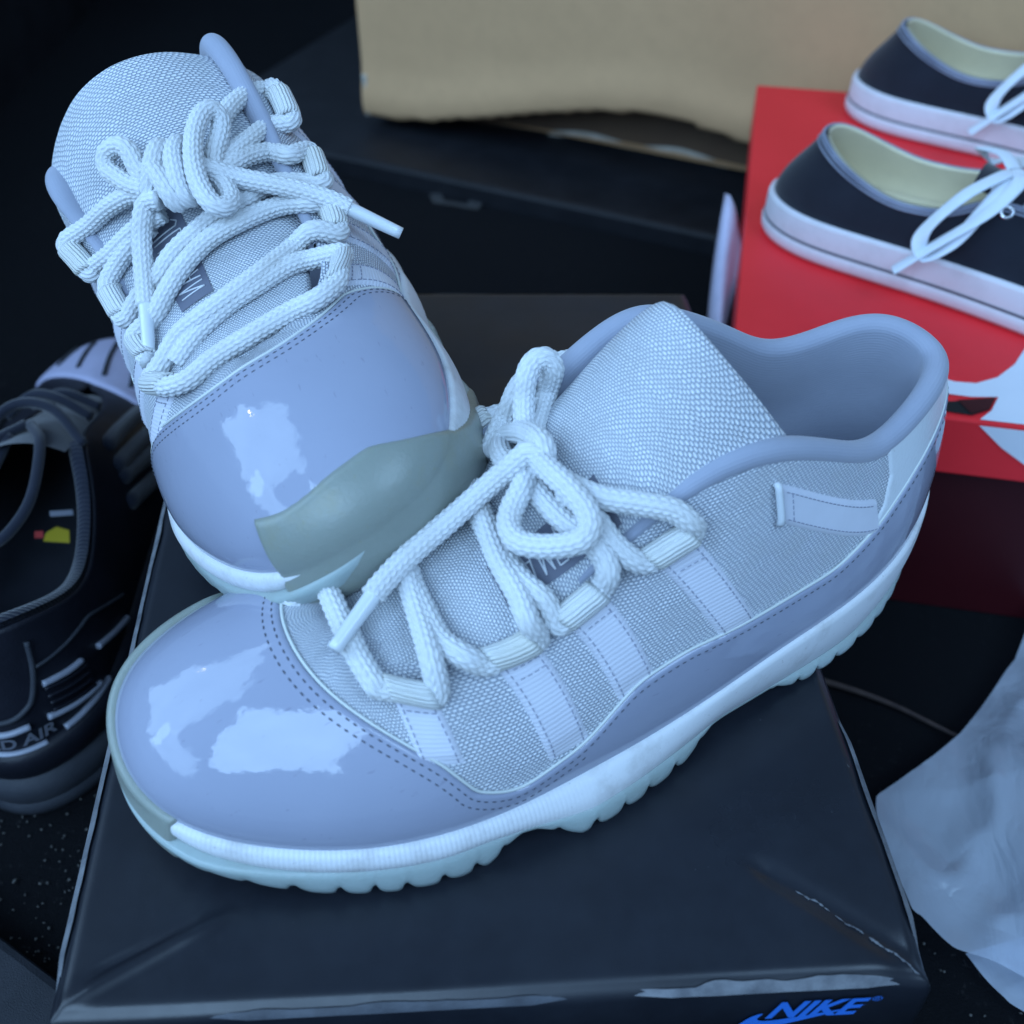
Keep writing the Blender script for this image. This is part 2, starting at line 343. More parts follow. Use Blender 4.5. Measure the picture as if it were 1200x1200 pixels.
def braid(P, r=3.7, seg=56, step=.42, cols=14, pitch=2.9, flat=None):   # round braided cord, real relief
    P = resample(P, step)[0]; P = smooth_open(P, 12); P = resample(P, step)[0]
    T, N, B = frames(P); s = np.arange(len(P))*step; a = np.linspace(0, 2*np.pi, seg, endpoint=False)
    c = a/(2*np.pi)*cols; ci = np.floor(c); fc = c-ci; sgn = np.where(ci % 2 == 0, 1., -1.)
    ph = s[:, None]/pitch+sgn[None]*(fc[None]-.5)*.75+.5*(ci[None] % 2); q = ph-np.floor(ph)
    h = np.sin(np.pi*q)**.8*(1-np.abs(2*fc[None]-1)**2.4)
    R = r*(.86+.22*h)*(1+.02*np.sin(s/9+1.)[:, None])
    V = P[:, None]+R[..., None]*(np.cos(a)[None, :, None]*N[:, None]+np.sin(a)[None, :, None]*B[:, None])
    n = len(P); V = V.reshape(-1, 3); i = np.arange(n-1)[:, None]; j = np.arange(seg)[None]; jn = (j+1) % seg
    Fc = np.stack([i*seg+j, i*seg+jn, (i+1)*seg+jn, (i+1)*seg+j], 2).reshape(-1, 4).tolist()
    return V, Fc+[list(range(seg))[::-1], [(n-1)*seg+j for j in range(seg)]]
def join(parts):
    V = []; Fc = []; k = 0
    for v, f in parts: V.append(np.asarray(v)); Fc += [[i+k for i in q] for q in f]; k += len(v)
    return np.concatenate(V), Fc
def empty(name, loc=(0, 0, 0), label=None, cat=None, group=None):
    o = bpy.data.objects.new(name, None); COL.objects.link(o); o.location = loc; o.empty_display_size = .02
    return tag(o, label, cat, group)
def tag(o, label=None, cat=None, group=None, kind=None):
    for k, v in (('label', label), ('category', cat), ('group', group), ('kind', kind)):
        if v: o[k] = v
    return o
def lump(P, amp, freq, seed=0):               # smooth pseudo-random scalar field
    r = np.random.default_rng(seed); o = 0
    for k in range(7):
        d = r.normal(size=3); d /= np.linalg.norm(d); o = o+np.sin(P@d*freq*r.uniform(.5, 1.8)+r.uniform(0, 6.28))
    return o/7*amp*1.6
def rbox(sx, sy, sz, bev=.002, seg=2, org=(0, 0, 0)):    # bevelled box in metres centred on org
    bm = bmesh.new(); bmesh.ops.create_cube(bm, size=1); bmesh.ops.scale(bm, vec=(sx, sy, sz), verts=bm.verts)
    bmesh.ops.bevel(bm, geom=bm.edges[:], offset=bev, segments=seg, profile=.5, affect='EDGES'); bmesh.ops.translate(bm, vec=org, verts=bm.verts); return bm
def bm_obj(name, bm, material, parent=None, smooth=False):
    me = bpy.data.meshes.new(name); bm.to_mesh(me); bm.free(); me.materials.append(material)
    if smooth: me.polygons.foreach_set('use_smooth', np.ones(len(me.polygons), bool))
    o = bpy.data.objects.new(name, me); COL.objects.link(o)
    if parent is not None: o.parent = parent
    return o
# lace runs in shoe millimetres: (control points, length of the plastic tip or 0)
LACES_L = [
 ([(239.9,-41.2,58.9),(243.2,-8.4,74.4),(243.9,6.8,74.7),(243.7,20.2,72.0),(242.3,29.8,68.9),(241.7,30.3,67.7),(236.7,33.6,67.2),(231.6,36.7,66.4),(226.4,39.4,65.1),(225.5,33.8,74.8),(223.2,21.8,76.7),(221.6,10.9,78.6),(219.4,0.4,79.3),(217.1,-12.6,78.1),(210.2,-44.7,63.9),(214.9,-43.6,80.6),(216.3,-51.8,88.3)], 0),
 ([(216.2,-45.5,81.5),(208.7,-48.5,56.0),(216.6,-11.1,77.3),(219.0,3.4,78.0),(220.1,14.0,77.8),(219.9,26.9,75.1),(216.1,35.2,74.0),(209.8,37.8,69.2),(204.1,38.4,70.7),(198.2,38.8,71.9),(192.2,38.8,72.7),(195.4,37.7,81.3),(194.5,29.6,84.3),(194.4,16.0,87.4),(191.7,0.0,89.4),(187.3,-19.7,85.8),(181.7,-42.1,78.8)], 0),
 ([(183.7,-43.6,76.4),(186.5,-26.5,81.7),(189.7,-11.9,86.2),(192.4,2.8,87.6),(193.0,14.9,87.2),(191.2,25.5,84.9),(187.7,33.5,82.5),(185.7,38.6,75.5),(180.5,38.5,78.4),(175.2,38.1,81.1),(169.7,37.2,83.5),(168.9,38.6,90.4),(168.6,34.1,94.2),(170.4,27.8,95.9),(173.1,19.8,96.8),(175.4,10.6,98.7),(175.8,-1.5,99.3)], 0),
 ([(170.6,12.5,103.7),(168.4,19.2,103.6),(166.4,26.5,100.3),(163.9,32.1,95.4),(160.0,37.2,91.3),(155.2,38.3,88.5),(149.8,38.8,91.1),(144.3,38.9,93.5),(138.7,38.6,95.7),(141.3,38.8,100.1),(145.5,35.2,103.8),(154.8,29.5,105.7),(163.5,23.3,106.6),(169.5,14.6,107.3),(172.1,1.7,106.3)], 0),
 ([(172.2,-2.8,108.2),(166.6,-20.7,101.9),(162.5,-30.0,106.6),(160.0,-33.1,114.2),(156.3,-34.8,117.8),(152.1,-34.4,117.8),(149.7,-33.7,113.3),(150.0,-36.9,102.1),(157.7,-27.9,99.2),(168.6,-13.1,102.8)], 0),
 ([(171.0,-28.3,90.8),(164.8,-38.2,92.6),(162.4,-39.1,100.4),(157.6,-40.8,105.0),(154.0,-39.3,97.4)], 0),
 ([(175.0,-2.0,103.6),(180.4,4.0,101.8),(185.9,8.4,99.8),(190.2,14.1,98.5),(190.8,21.2,98.4),(187.1,26.2,99.0),(181.7,30.4,100.4),(176.0,33.1,102.3),(172.1,31.9,105.2),(171.1,26.9,108.2),(172.5,19.8,110.5),(173.9,11.6,111.1),(173.6,-0.1,109.3)], 0),
 ([(178.0,-9.0,99.4),(176.4,-18.7,96.5),(169.6,-32.6,89.7),(167.5,-30.2,94.4),(169.1,-17.0,104.8),(170.6,-4.8,111.6),(171.3,1.2,111.5),(172.8,1.9,106.7),(174.9,-2.0,102.1)], 0),
 ([(172.5,4.8,106.4),(173.1,1.2,110.1),(175.6,-0.9,110.9),(179.5,-2.5,106.9),(187.1,-4.8,99.3),(201.7,-3.1,91.8),(218.5,0.7,85.9),(229.9,5.8,83.0),(233.6,8.0,82.0)], 22),
 ([(254.6,-11.4,68.0),(240.2,-27.9,72.3),(230.7,-37.9,72.6),(225.7,-41.2,72.8),(216.2,-41.1,73.1),(201.8,-35.6,71.4)], 0),
 ([(223.9,-33.3,65.2),(208.3,-44.4,72.0),(197.7,-49.5,74.5),(191.9,-49.6,76.2),(181.3,-44.7,78.7),(165.7,-33.8,79.5)], 0),
 ([(200.8,-32.6,73.2),(185.8,-43.7,81.5),(175.6,-48.7,85.3),(170.2,-48.7,87.8),(160.0,-43.7,91.6),(145.0,-32.7,93.9)], 0),
 ([(175.6,-32.2,85.7),(160.7,-44.0,94.2),(150.7,-49.6,98.3),(145.3,-50.1,101.0),(135.3,-45.7,105.0),(120.4,-35.4,107.5)], 0),
]
LACES_R = [
 ([(223.4,24.3,71.3),(220.8,15.9,74.6),(219.4,8.0,76.9),(217.5,-3.1,78.5),(214.4,-14.7,78.1),(207.9,-28.0,76.0),(206.3,-36.9,73.1),(213.8,-48.2,72.9),(219.5,-46.2,72.8),(225.1,-44.0,72.4),(230.4,-41.4,71.5),(235.8,-32.7,72.3),(234.5,-21.8,72.2),(238.8,-4.8,73.8),(239.3,9.3,73.2),(240.4,20.2,71.3),(236.6,28.1,70.6),(231.5,31.4,70.3),(226.4,34.3,69.5),(221.1,37.0,68.4),(220.9,28.6,72.5),(219.1,24.8,74.3),(217.5,17.3,77.6),(218.5,6.0,79.9),(216.0,-7.2,80.7),(209.5,-21.0,80.1),(198.9,-33.7,77.8),(200.1,-42.4,80.2),(200.1,-50.7,74.1),(194.5,-51.7,76.1),(188.8,-52.3,77.8),(182.9,-52.5,79.2),(185.0,-45.6,84.3),(178.2,-34.8,86.1),(184.5,-17.8,90.7),(187.7,-4.7,91.1),(192.0,7.7,88.3),(194.9,16.7,84.4),(197.3,25.5,79.7),(194.0,36.5,74.8),(200.0,36.1,74.0),(205.8,35.3,72.9),(211.6,34.2,71.5)], 0),
 ([(168.9,38.7,87.7),(174.2,38.8,84.9),(179.4,38.5,81.9),(184.4,37.8,78.6),(184.3,27.1,84.1),(186.4,17.9,87.7),(184.6,8.4,91.9),(182.8,-1.5,93.9),(179.7,-12.5,94.8),(175.1,-26.5,93.5),(167.6,-39.1,90.4),(172.0,-54.4,83.1),(166.9,-55.3,86.2),(161.7,-55.8,89.0),(156.2,-55.9,91.6),(164.5,-48.2,96.5),(156.1,-42.9,97.9),(160.4,-36.1,102.0),(166.5,-29.2,104.6),(172.3,-21.4,105.4)], 0),
 ([(170.8,-18.5,106.5),(165.3,-26.4,107.2),(156.6,-36.9,106.3),(146.7,-46.6,104.2),(147.2,-55.9,101.5),(142.3,-56.5,105.0),(137.4,-56.6,108.3),(132.3,-56.3,111.5),(126.6,-52.9,110.6),(131.6,-48.5,113.9),(137.7,-43.4,116.2),(145.8,-36.4,116.8),(153.7,-29.1,115.1)], 0),
 ([(172.7,-17.5,111.1),(173.6,-21.2,107.8),(175.1,-28.4,101.1),(181.2,-41.0,92.7),(187.0,-53.0,82.9),(190.7,-58.8,76.5)], 23),
 ([(170.5,-21.1,108.2),(166.3,-24.8,112.1),(161.7,-29.7,115.5),(159.0,-32.4,119.4),(158.7,-30.7,123.8),(162.5,-26.0,124.0),(168.6,-20.8,120.9),(176.4,-16.3,115.2),(183.6,-14.3,109.2),(189.6,-15.0,103.5),(190.3,-18.0,100.3),(185.3,-21.5,99.6),(178.2,-21.8,102.6),(173.3,-20.2,106.1)], 0),
 ([(170.3,5.3,107.2),(171.2,3.4,112.5),(170.1,-0.9,117.8),(167.2,-4.5,121.3),(162.1,-7.1,121.8),(159.9,-7.4,118.6)], 0),
 ([(173.5,-5.7,105.3),(179.4,-3.3,106.0),(179.7,-2.9,110.0),(175.9,-2.6,114.6),(169.4,-1.5,118.7),(165.2,2.7,116.1)], 0),
 ([(173.9,-11.7,104.3),(180.4,-7.7,106.1),(179.7,-6.9,110.0),(175.1,-8.6,115.4),(168.8,-10.6,119.2),(161.9,-13.7,119.5),(160.4,-15.0,115.4)], 0),
 ([(166.3,2.2,112.5),(163.8,4.0,117.4),(157.6,3.9,124.7),(153.7,7.3,127.0),(151.9,12.8,125.3),(154.3,14.8,121.4),(159.1,12.7,118.3),(164.7,9.5,114.8),(169.2,5.3,112.7)], 0),
 ([(168.8,5.9,110.7),(163.3,11.8,111.8),(156.5,22.7,109.4),(149.1,34.4,104.7),(144.0,46.7,101.6),(148.8,46.1,98.0),(153.4,45.0,94.3),(157.7,43.5,90.3),(157.0,40.3,92.1),(163.4,31.1,95.8),(169.1,17.8,101.1),(173.7,4.4,103.4)], 0),
 ([(171.5,11.2,100.6),(169.5,22.7,96.6),(167.2,31.7,91.9),(168.9,38.7,87.7),(174.2,38.8,84.9),(179.4,38.5,81.9),(184.4,37.8,78.6)], 0),
 ([(177.1,2.1,109.6),(174.5,6.9,109.8),(175.9,11.1,106.3),(178.6,16.1,99.6),(187.5,22.6,89.1),(194.8,26.1,83.6)], 22),
]
# ------------------------------------------------------------------ the sneaker
def samp(p, t, A=None):                       # bilinear lookup on the upper surface, p in samples (periodic), t in 0..1
    A = S if A is None else A
    p = np.asarray(p, float) % NP; i = np.floor(p).astype(int); f = (p-i)[..., None]; t = np.clip(np.asarray(t, float), 0, 1)*(NT-1); j = np.minimum(np.floor(t).astype(int), NT-2); g = (t-j)[..., None]
    i2 = (i+1) % NP; i = i % NP
    return (A[i, j]*(1-g)+A[i, j+1]*g)*(1-f)+(A[i2, j]*(1-g)+A[i2, j+1]*g)*f
def find_pt(x, z, side):
    d = (X_-x)**2+(Z_-z)**2+np.where(Y_*side > 0, 0, 1e6); k = np.unravel_index(d.argmin(), d.shape); return float(k[0]), k[1]/(NT-1)
def find_top(x, side):
    d = np.abs(TC[:, 0]-x)+np.where(TC[:, 1]*side > 0, 0, 1e6); return float(d.argmin())
def unwrap(a, b):
    while b-a > NP/2: b -= NP
    while b-a < -NP/2: b += NP
    return b
LOOPS_L = [(1, (230, 47), (233, 62), 14), (1, (189, 37), (200, 67), 15), (1, (163, 49), (176, 76), 15), (1, (121, 52), (145, 89), 15),
           (-1, (229, 50), (226, 68), 14), (-1, (190, 39), (194, 72), 15), (-1, (161, 51), (172, 84), 15), (-1, (124, 54), (146, 98), 15)]
LOOPS_R = [(1, (229, 48), (228, 65), 13), (1, (186, 37), (201, 69), 14), (1, (161, 50), (174, 80), 14), (1, (121, 53), (148, 94), 14),
           (-1, (205, 41), (220, 68), 14), (-1, (180, 42), (190, 73), 14), (-1, (150, 53), (162, 84), 14), (-1, (120, 55), (138, 104), 14)]
def loop_geo(side, bot, top, w):
    pb, tb = find_pt(bot[0], bot[1]-2, side); pt, t1 = find_pt(*top, side); pt = unwrap(pb, pt)
    a = np.linspace(0, 1, 40)[:, None]; b = np.linspace(-1, 1, 15)[None]
    pc = pb+(pt-pb)*a; tc = tb+(t1-tb)*a
    e = 2.0; dS = np.linalg.norm(samp(pc+e, tc)-samp(pc-e, tc), axis=-1)/(2*e)
    P = pc+b*(w/2)/np.maximum(dS, .15); Tt = tc+0*b
    off = (1.5*np.sqrt(np.clip(1-np.abs(b)**10, 0, 1))-.25)*np.clip(a/.16, .1, 1)
    G = samp(P, Tt)+samp(P, Tt, SN)*off[..., None]
    uv = np.stack([b*w/2+0*a, a*np.linalg.norm(G[-1, 7]-G[0, 7])+0*b], 2)
    # the loop that holds the lace
    E = G[-1]; n = samp(P[-1], Tt[-1], SN); d = G[-1]-G[-4]; d /= np.linalg.norm(d, axis=1)[:, None]
    c = E+n*3.9+d*1.5; ang = np.radians(np.linspace(-90, 205, 26))[:, None, None]; R = 4.4
    ring = c[None]+R*(d[None]*np.cos(ang)+n[None]*np.sin(ang)); ring[0] = E+n*-.1
    ring = ring+(1-np.abs(b[0])**8)[None, :, None]*0
    uvr = np.stack([np.repeat(b[0][None]*w/2, 26, 0), np.repeat(np.arange(26)[:, None]*1.0, 15, 1)], 2)
    return G, uv, ring, uvr, c[7], (E[14]-E[0])/np.linalg.norm(E[14]-E[0]), n[7]
def midsole_profile():
    #  per station: bottom outline offset outwards, bottom z of white foam, bottom z of the outsole
    OB = station_interp([-2,-2,-1.5,-.5,-1,-1,-1,3,6,8,4,3,4,3,2.5,2,0,-3,-3,-2,0,1,3,3,2,1,0,0,-1,-3,-4,-4,-5,-6,-7])
    ZM = station_interp([9,8,7.5,7,7,7,8,9,10,10,11,12,12.5,13,14.5,18,24,29,29,22,14,10,9,9,9,9,9,9,8,7,7,7,7.5,8,9])
    return OB, ZM
def build_shoe(name, mirror, label, LOOPS, laces):
    root = empty(name, (0, 0, 0), label, 'sneaker', 'pair of pale grey sneakers')
    def mo(nm, V, Fc, m, parent=root, uv=None, flip=False, **k): return mesh_obj(nm, V, Fc, m, parent, uv, flip=flip, mirror=mirror, **k)
    fl = True
    # upper of woven mesh, folded over at the throat
    top = S[:, -1]; n1 = SN[:, -1]; d1 = S[:, -1]-S[:, -4]; d1 /= np.linalg.norm(d1, axis=1)[:, None]
    rows = np.concatenate([S, (top-n1*.7+d1*.5)[:, None], (top-n1*2.0+d1*.3)[:, None], (S[:, -6]-SN[:, -6]*2.2)[:, None], (S[:, -22]-SN[:, -22]*2.2)[:, None]], 1)
    uv = np.concatenate([UV2]+[UV2[:, -1:]+np.array([0, q]) for q in (.6, 2, 5, 15)], 1)
    mo('upper', rows.reshape(-1, 3), grid_faces(NP, NT+4, True), M['weave'], uv=uv.reshape(-1, 2))
    v, f, u = clip_panel(S, SN, UV2, G_PATENT, 1.25, 1.6); pat = mo('patent_overlay', v, f, M['patent'], uv=u)
    v, f, u = clip_panel(S, SN, UV2, G_HEEL, .7, 1.5); mo('heel_strip', v, f, M['heel_strip'], uv=u)
    # piping and the stitched rows along the overlay
    for P, N in contour(S, SN, G_PATENT+.5):
        P = smooth_open(P, 10); P, N = resample(P, 1.2, N); mo('piping', *tube(P+N*.55, .55, 8), M['piping'], pat)
    parts = []
    for lev in (2.6, 5.6):
        for P, N in contour(S, SN, G_PATENT-lev):
            P = smooth_open(P, 12); P, N = resample(P, .25, N); d = np.arange(len(P))*.25
            for s0 in np.arange(1, d[-1]-3, 2.9):
                i = int(s0/.25); j = min(i+6, len(P)-1)
                if lev > 3 and P[i, 0] < 185: continue
                q = P[i:j+1:3]+N[i:j+1:3]*1.22
                parts.append(tube(q, np.array([.2, .34, .2][:len(q)]), 5, False))
    if parts: tag(mo('stitching', *join(parts), M['thread']), kind='stuff')
    # collar padding: rolls over the edge and lines the inside
    i0 = int(np.searchsorted(SP, KN[24]))-NP; i1 = int(np.searchsorted(SP, KN[9])); ids = np.arange(i0, i1+1); ii = ids % NP
    f01 = np.linspace(0, 1, len(ids)); r = 1.4+2.6*np.clip(np.minimum(f01/.12, (1-f01)/.09), 0, 1)**.8
    T0 = S[ii, -1]; n = SN[ii, -1].copy(); d = d1[ii]; n = n-d*(n*d).sum(1)[:, None]; n /= np.linalg.norm(n, axis=1)[:, None]; rr = r[:, None]
    c = T0-n*rr*.9; rowsL = []; vL = [0]
    for th in np.radians(np.linspace(-38, 180, 20)): rowsL.append(c+rr*1.12*(n*math.cos(th)+d*math.sin(th)))
    for t in np.linspace(.97, .02, 26):
        j = int(t*(NT-1)); rowsL.append(S[ii, j]-SN[ii, j]*(rr*2.0+.6*np.sin(t*9)))
    G = np.stack(rowsL, 1); dv = np.concatenate([np.zeros((len(ids), 1)), np.cumsum(np.linalg.norm(np.diff(G, axis=1), axis=2), 1)], 1)
    uu = np.repeat(np.concatenate([[0], np.cumsum(np.linalg.norm(np.diff(G[:, 10], axis=0), axis=1))])[:, None], G.shape[1], 1)
    mo('collar_lining', G.reshape(-1, 3), grid_faces(*G.shape[:2]), M['lining'], uv=np.stack([uu, dv], 2).reshape(-1, 2))
    # insole
    Ib = FC-OUT*5; Ib = np.stack([Ib[:, 0], Ib[:, 1], Ib[:, 2]+6], 1); cen = Ib*np.array([1, 0, 1]); Gi = np.stack([Ib, Ib*.5+cen*.5, cen], 1); mo('insole', Gi.reshape(-1, 3), grid_faces(NP, 3, True), M['lining'], uv=Gi.reshape(-1, 3)[:, :2])
    # tongue: padded, with the weave outside and lining behind
    th = 3.2; nu, nv = TGG.shape[:2]; edge = np.sqrt(np.clip(1-np.abs(TGV)**14, 0, 1))[None, :, None]*np.sqrt(np.clip(1-(TGS/TGS[-1])**40, 0, 1))[:, None, None]
    pad = 1+.9*np.exp(-((TGS-TGS[-1]+26)/26)**2)[:, None, None]*(1-TGV**4)[None, :, None]
    A = TGG+TGN*th*edge*pad; Bk = TGG-TGN*th*.6*edge; uvt = np.stack(np.broadcast_arrays(TGV[None]*36, TGS[:, None]), 2)
    tg = mo('tongue', A.reshape(-1, 3), grid_faces(nu, nv), M['weave_tongue'], uv=uvt.reshape(-1, 2), flip=False); mo('tongue_lining', Bk.reshape(-1, 3), grid_faces(nu, nv), M['lining'], tg, uv=uvt.reshape(-1, 2), flip=True)
    # woven label on the tongue
    LV = .22 if mirror else .52; U0 = 0 if mirror else .05; iu = np.linspace(.30+U0, .60+U0, 30); iv = np.linspace(LV-.20, LV+.20, 12)
    def tpt(a, b, o):
        x = a*(nu-1); i = int(min(x, nu-2)); y = (b+1)/2*(nv-1); j = int(min(y, nv-2)); fx, fy = x-i, y-j
        g = lambda Q: (Q[i, j]*(1-fy)+Q[i, j+1]*fy)*(1-fx)+(Q[i+1, j]*(1-fy)+Q[i+1, j+1]*fy)*fx
        return g(A)+g(TGN)*o
    LG = np.array([[tpt(a, b, .55) for b in iv] for a in iu]); lb = mo('tongue_label', LG.reshape(-1, 3), grid_faces(30, 12), M['label'], tg)
    strokes = {'J': [[(1, 1), (1, .1), (.5, 0), (0, .15)]], 'U': [[(0, 1), (0, 0), (1, 0), (1, 1)]], 'M': [[(0, 0), (0, 1), (.5, .4), (1, 1), (1, 0)]], 'P': [[(0, 0), (0, 1), (1, 1), (1, .5), (0, .5)]], 'A': [[(0, 0), (.5, 1), (1, 0)], [(.22, .4), (.78, .4)]], 'N': [[(0, 0), (0, 1), (1, 0), (1, 1)]]}
    pr = []
    for ci, ch in enumerate('JUMPMAN'):
        for st in strokes[ch]:
            for (xa, ya), (xb, yb) in zip(st[:-1], st[1:]):
                q = np.array([tpt(.575+U0-(ci+.15+.62*(xa+(xb-xa)*w))*.036, LV+.14-.28*(1-(ya+(yb-ya)*w)), .75) for w in np.linspace(0, 1, 5)]); pr.append(tube(q, .32, 5))
    mo('label_lettering', *join(pr), M['ink_white'], tg)
    # straps with their lace loops
    for L in LOOPS:
        Gs, uv, ring, uvr, c, ax, nn = loop_geo(*L)
        st = mo('lace_strap', Gs.reshape(-1, 3), grid_faces(40, 15), M['strap'], uv=uv.reshape(-1, 2), flip=(L[0] < 0) ^ True)
        rg = mo('lace_loop', ring.reshape(-1, 3), grid_faces(26, 15), M['loop'], st, uv=uvr.reshape(-1, 2))
        sm = rg.modifiers.new('thickness', 'SOLIDIFY'); sm.thickness = .0009; sm.offset = 0
        sp = []
        for col in (2, 12):
            q = resample(Gs[:, col], .25)[0]; nq = resample(Gs[:, col], .25, samp(np.zeros(40), np.zeros(40))*0+SN[int(find_pt(L[1][0], L[1][1], L[0])[0]), 50])[1]
            for i in range(2, len(q)-8, 10): sp.append(tube(q[i:i+7:3]+nq[i:i+7:3]*.12, .22, 5, False))
        for row in (30, 34):
            q = resample(Gs[row, 2:13], .25)[0]; nq = nn
            for i in range(0, len(q)-6, 10): sp.append(tube(q[i:i+7:3]+nq*.12, .22, 5, False))
        tag(mo('strap_stitching', *join(sp), M['thread_light'], st), kind='stuff')
    # pull strap on each quarter
    for side, pa, pb_ in ((1, (107, 93), (58, 66)), (-1, (104, 98), (58, 74))):
        qa, ta = find_pt(*pa, side); qb, tb = find_pt(*pb_, side); qb = unwrap(qa, qb); a = np.linspace(0, 1, 40)[:, None]; b = np.linspace(-1, 1, 13)[None]
        pc = qa+(qb-qa)*a+0*b; tc = ta+(tb-ta)*a; dt = np.linalg.norm(samp(pc, tc+.01)-samp(pc, tc-.01), axis=-1)/.02
        Tt = tc+b*7.5/np.maximum(dt, 20); pc = pc-b*2.0*np.sign(qb-qa); off = 1.3*np.sqrt(np.clip(1-np.abs(b)**10, 0, 1))-.2+0*a; off[0] += .9
        G = samp(pc, Tt)+samp(pc, Tt, SN)*off[..., None]; uv = np.stack(np.broadcast_arrays(b*6.5, a*40), 2)
        ps = mo('pull_strap', G.reshape(-1, 3), grid_faces(40, 13), M['strap_smooth'], uv=uv.reshape(-1, 2), flip=True)
        e = G[0]+samp(pc[0], Tt[0], SN)*.1; mo('strap_end', *tube(e, 1.3, 8), M['heel_strip'], ps)
        sp = []
        for col in (2, 10):
            q = resample(G[3:, col], .25)[0]; nq = samp(pc[20:21, col], Tt[20:21, col], SN)[0]
            for i in range(0, len(q)-8, 9): sp.append(tube(q[i:i+7:3]+nq*.1, .2, 5, False))
        q = resample(G[5, 2:11], .25)[0]
        for i in range(0, len(q)-6, 9): sp.append(tube(q[i:i+7:3]+nq*.1, .2, 5, False))
        tag(mo('strap_stitching', *join(sp), M['thread_light'], ps), kind='stuff')
    # laces
    for pts, kind in laces:
        P = crom(np.array(pts, float), 14); V, Fq = braid(P); lc = mo('lace', V, Fq, M['lace'])
        if kind:                              # plastic tip
            d = P[-1]-P[-4]; d /= np.linalg.norm(d); q = np.array([P[-1]-d*1.5+d*w for w in np.linspace(0, kind, 10)]); mo('aglet', *tube(q, np.linspace(2.9, 2.3, 10), 14), M['aglet'], lc)
    # midsole
    OB, ZM = midsole_profile(); F = FC
    def ring_(off, z): return np.stack([F[:, 0]+OUT[:, 0]*off, F[:, 1]+OUT[:, 1]*off, z+0*F[:, 0]], 1)
    zf = F[:, 2]+1.2
    a_ = [ring_(-2.0, zf-1), ring_(1.2, zf), ring_(2.6, zf-.5)]
    for q in np.linspace(.12, 1, 9): a_.append(ring_(2.8+(OB+1.0-2.8)*q+1.6*np.sin(np.pi*q), zf+(ZM-zf)*q))
    a_ += [ring_(OB-2, ZM-.5), ring_(OB-14, ZM)]
    G = np.stack(a_, 1); per = UVU[:, :1]+0*G[..., 0]; mo('midsole', G.reshape(-1, 3), grid_faces(NP, G.shape[1], True), M['midsole'], uv=np.stack([per, G[..., 2]], 2).reshape(-1, 2), flip=fl)
    # outsole rubber that climbs over the inner side of the toe
    spring = np.interp(F[:, 0], [0, 8, 30, 225, 250, 275, 300, 318], [2.5, 1.0, 0, 0, .8, 3.5, 8.5, 13])
    low = [ring_(OB-4, spring-.3), ring_(OB-.6, spring+.2), ring_(OB+.6, spring+1.6)]+[ring_((OB+1)*(1-q)+(.4)*q+1.2*np.sin(np.pi*q), spring+2.2+(F[:, 2]-spring-2.2)*q) for q in np.linspace(.12, .97, 14)]
    GX = np.concatenate([np.stack(low, 1), S[:, 2:]], 1); NX = np.concatenate([np.repeat(OUT[:, None], len(low), 1), SN[:, 2:]], 1)
    for _ in range(6): NX[:, 1:-1] = NX[:, 1:-1]*.5+(NX[:, :-2]+NX[:, 2:])*.25
    gw = np.minimum(ZW[:, None]-GX[..., 2], (SP-KN[15]-8)[:, None]+0*GX[..., 0]); gw = np.where((SP < KN[24])[:, None], gw, -5.)
    v, f, u = clip_panel(GX, NX, np.stack([GX[..., 0], GX[..., 2]], 2), gw, 3.0 if mirror else 3.6, 2.6); mo('toe_wrap', v, f, M['wrap'], uv=u)
    # outsole with scalloped tread blocks; cut away under the arch
    s = UVU[:, 0]; gap = station_interp([0,0,0,0,0,1,1,.1,0,0,1,.1,0,0,0,0,0,0,0,0,0,0,.1,.5,.1,0,0,.4,1,1,0,0,0,0,0]); gap = np.clip(gap*1.6-.3, 0, 1)
    toe = np.clip((station_interp([0]*14+[.3,.9,1,1,1,.9,.4]+[0]*14)), 0, 1)
    tooth = (s/11.0+.22*np.sin(s/19)+.1*np.sin(s/7.3)) % 1; notch = np.where(tooth < .17, 1., 0)+.3*np.clip((tooth-.75)/.25, 0, 1); notch = gsm(notch, .6)*(1-toe)
    spring = np.interp(F[:, 0], [0, 8, 30, 225, 250, 275, 300, 318], [2.5, 1.0, 0, 0, .8, 3.5, 8.5, 13])
    zb = spring+notch*4.2; zb = zb+(ZM-1-zb)*gap; zt = np.where(toe > .5, F[:, 2]*0, 0)+ZM+.8
    bul = 1.2*np.sin(np.pi*(tooth))**.5*(1-toe)*(1-gap)
    zt = np.maximum(zt, zb+.5); topo = OB+1.6+toe*4.6
    a_ = [ring_(topo-9, zt+1.5), ring_(topo-1.5, zt+.4), ring_(topo, zt-.3)]
    for q in (.2, .45, .7, .9): a_.append(ring_(topo+(OB+1.2-topo)*q+bul*q+1.3*np.sin(np.pi*q)*(1-gap), zt+(zb-zt)*q))
    a_ += [ring_(OB-.3+bul, zb), ring_(OB-3, zb+.6), ring_(OB-9, zb+.8)]
    inn = ring_(OB-16, np.maximum(spring+3, 0)); a_ += [inn, np.stack([inn[:, 0], inn[:, 1]*.1, inn[:, 2]], 1)]
    G = np.stack(a_, 1); mo('outsole', G.reshape(-1, 3), grid_faces(NP, G.shape[1], True), M['outsole'], flip=fl)
    return root
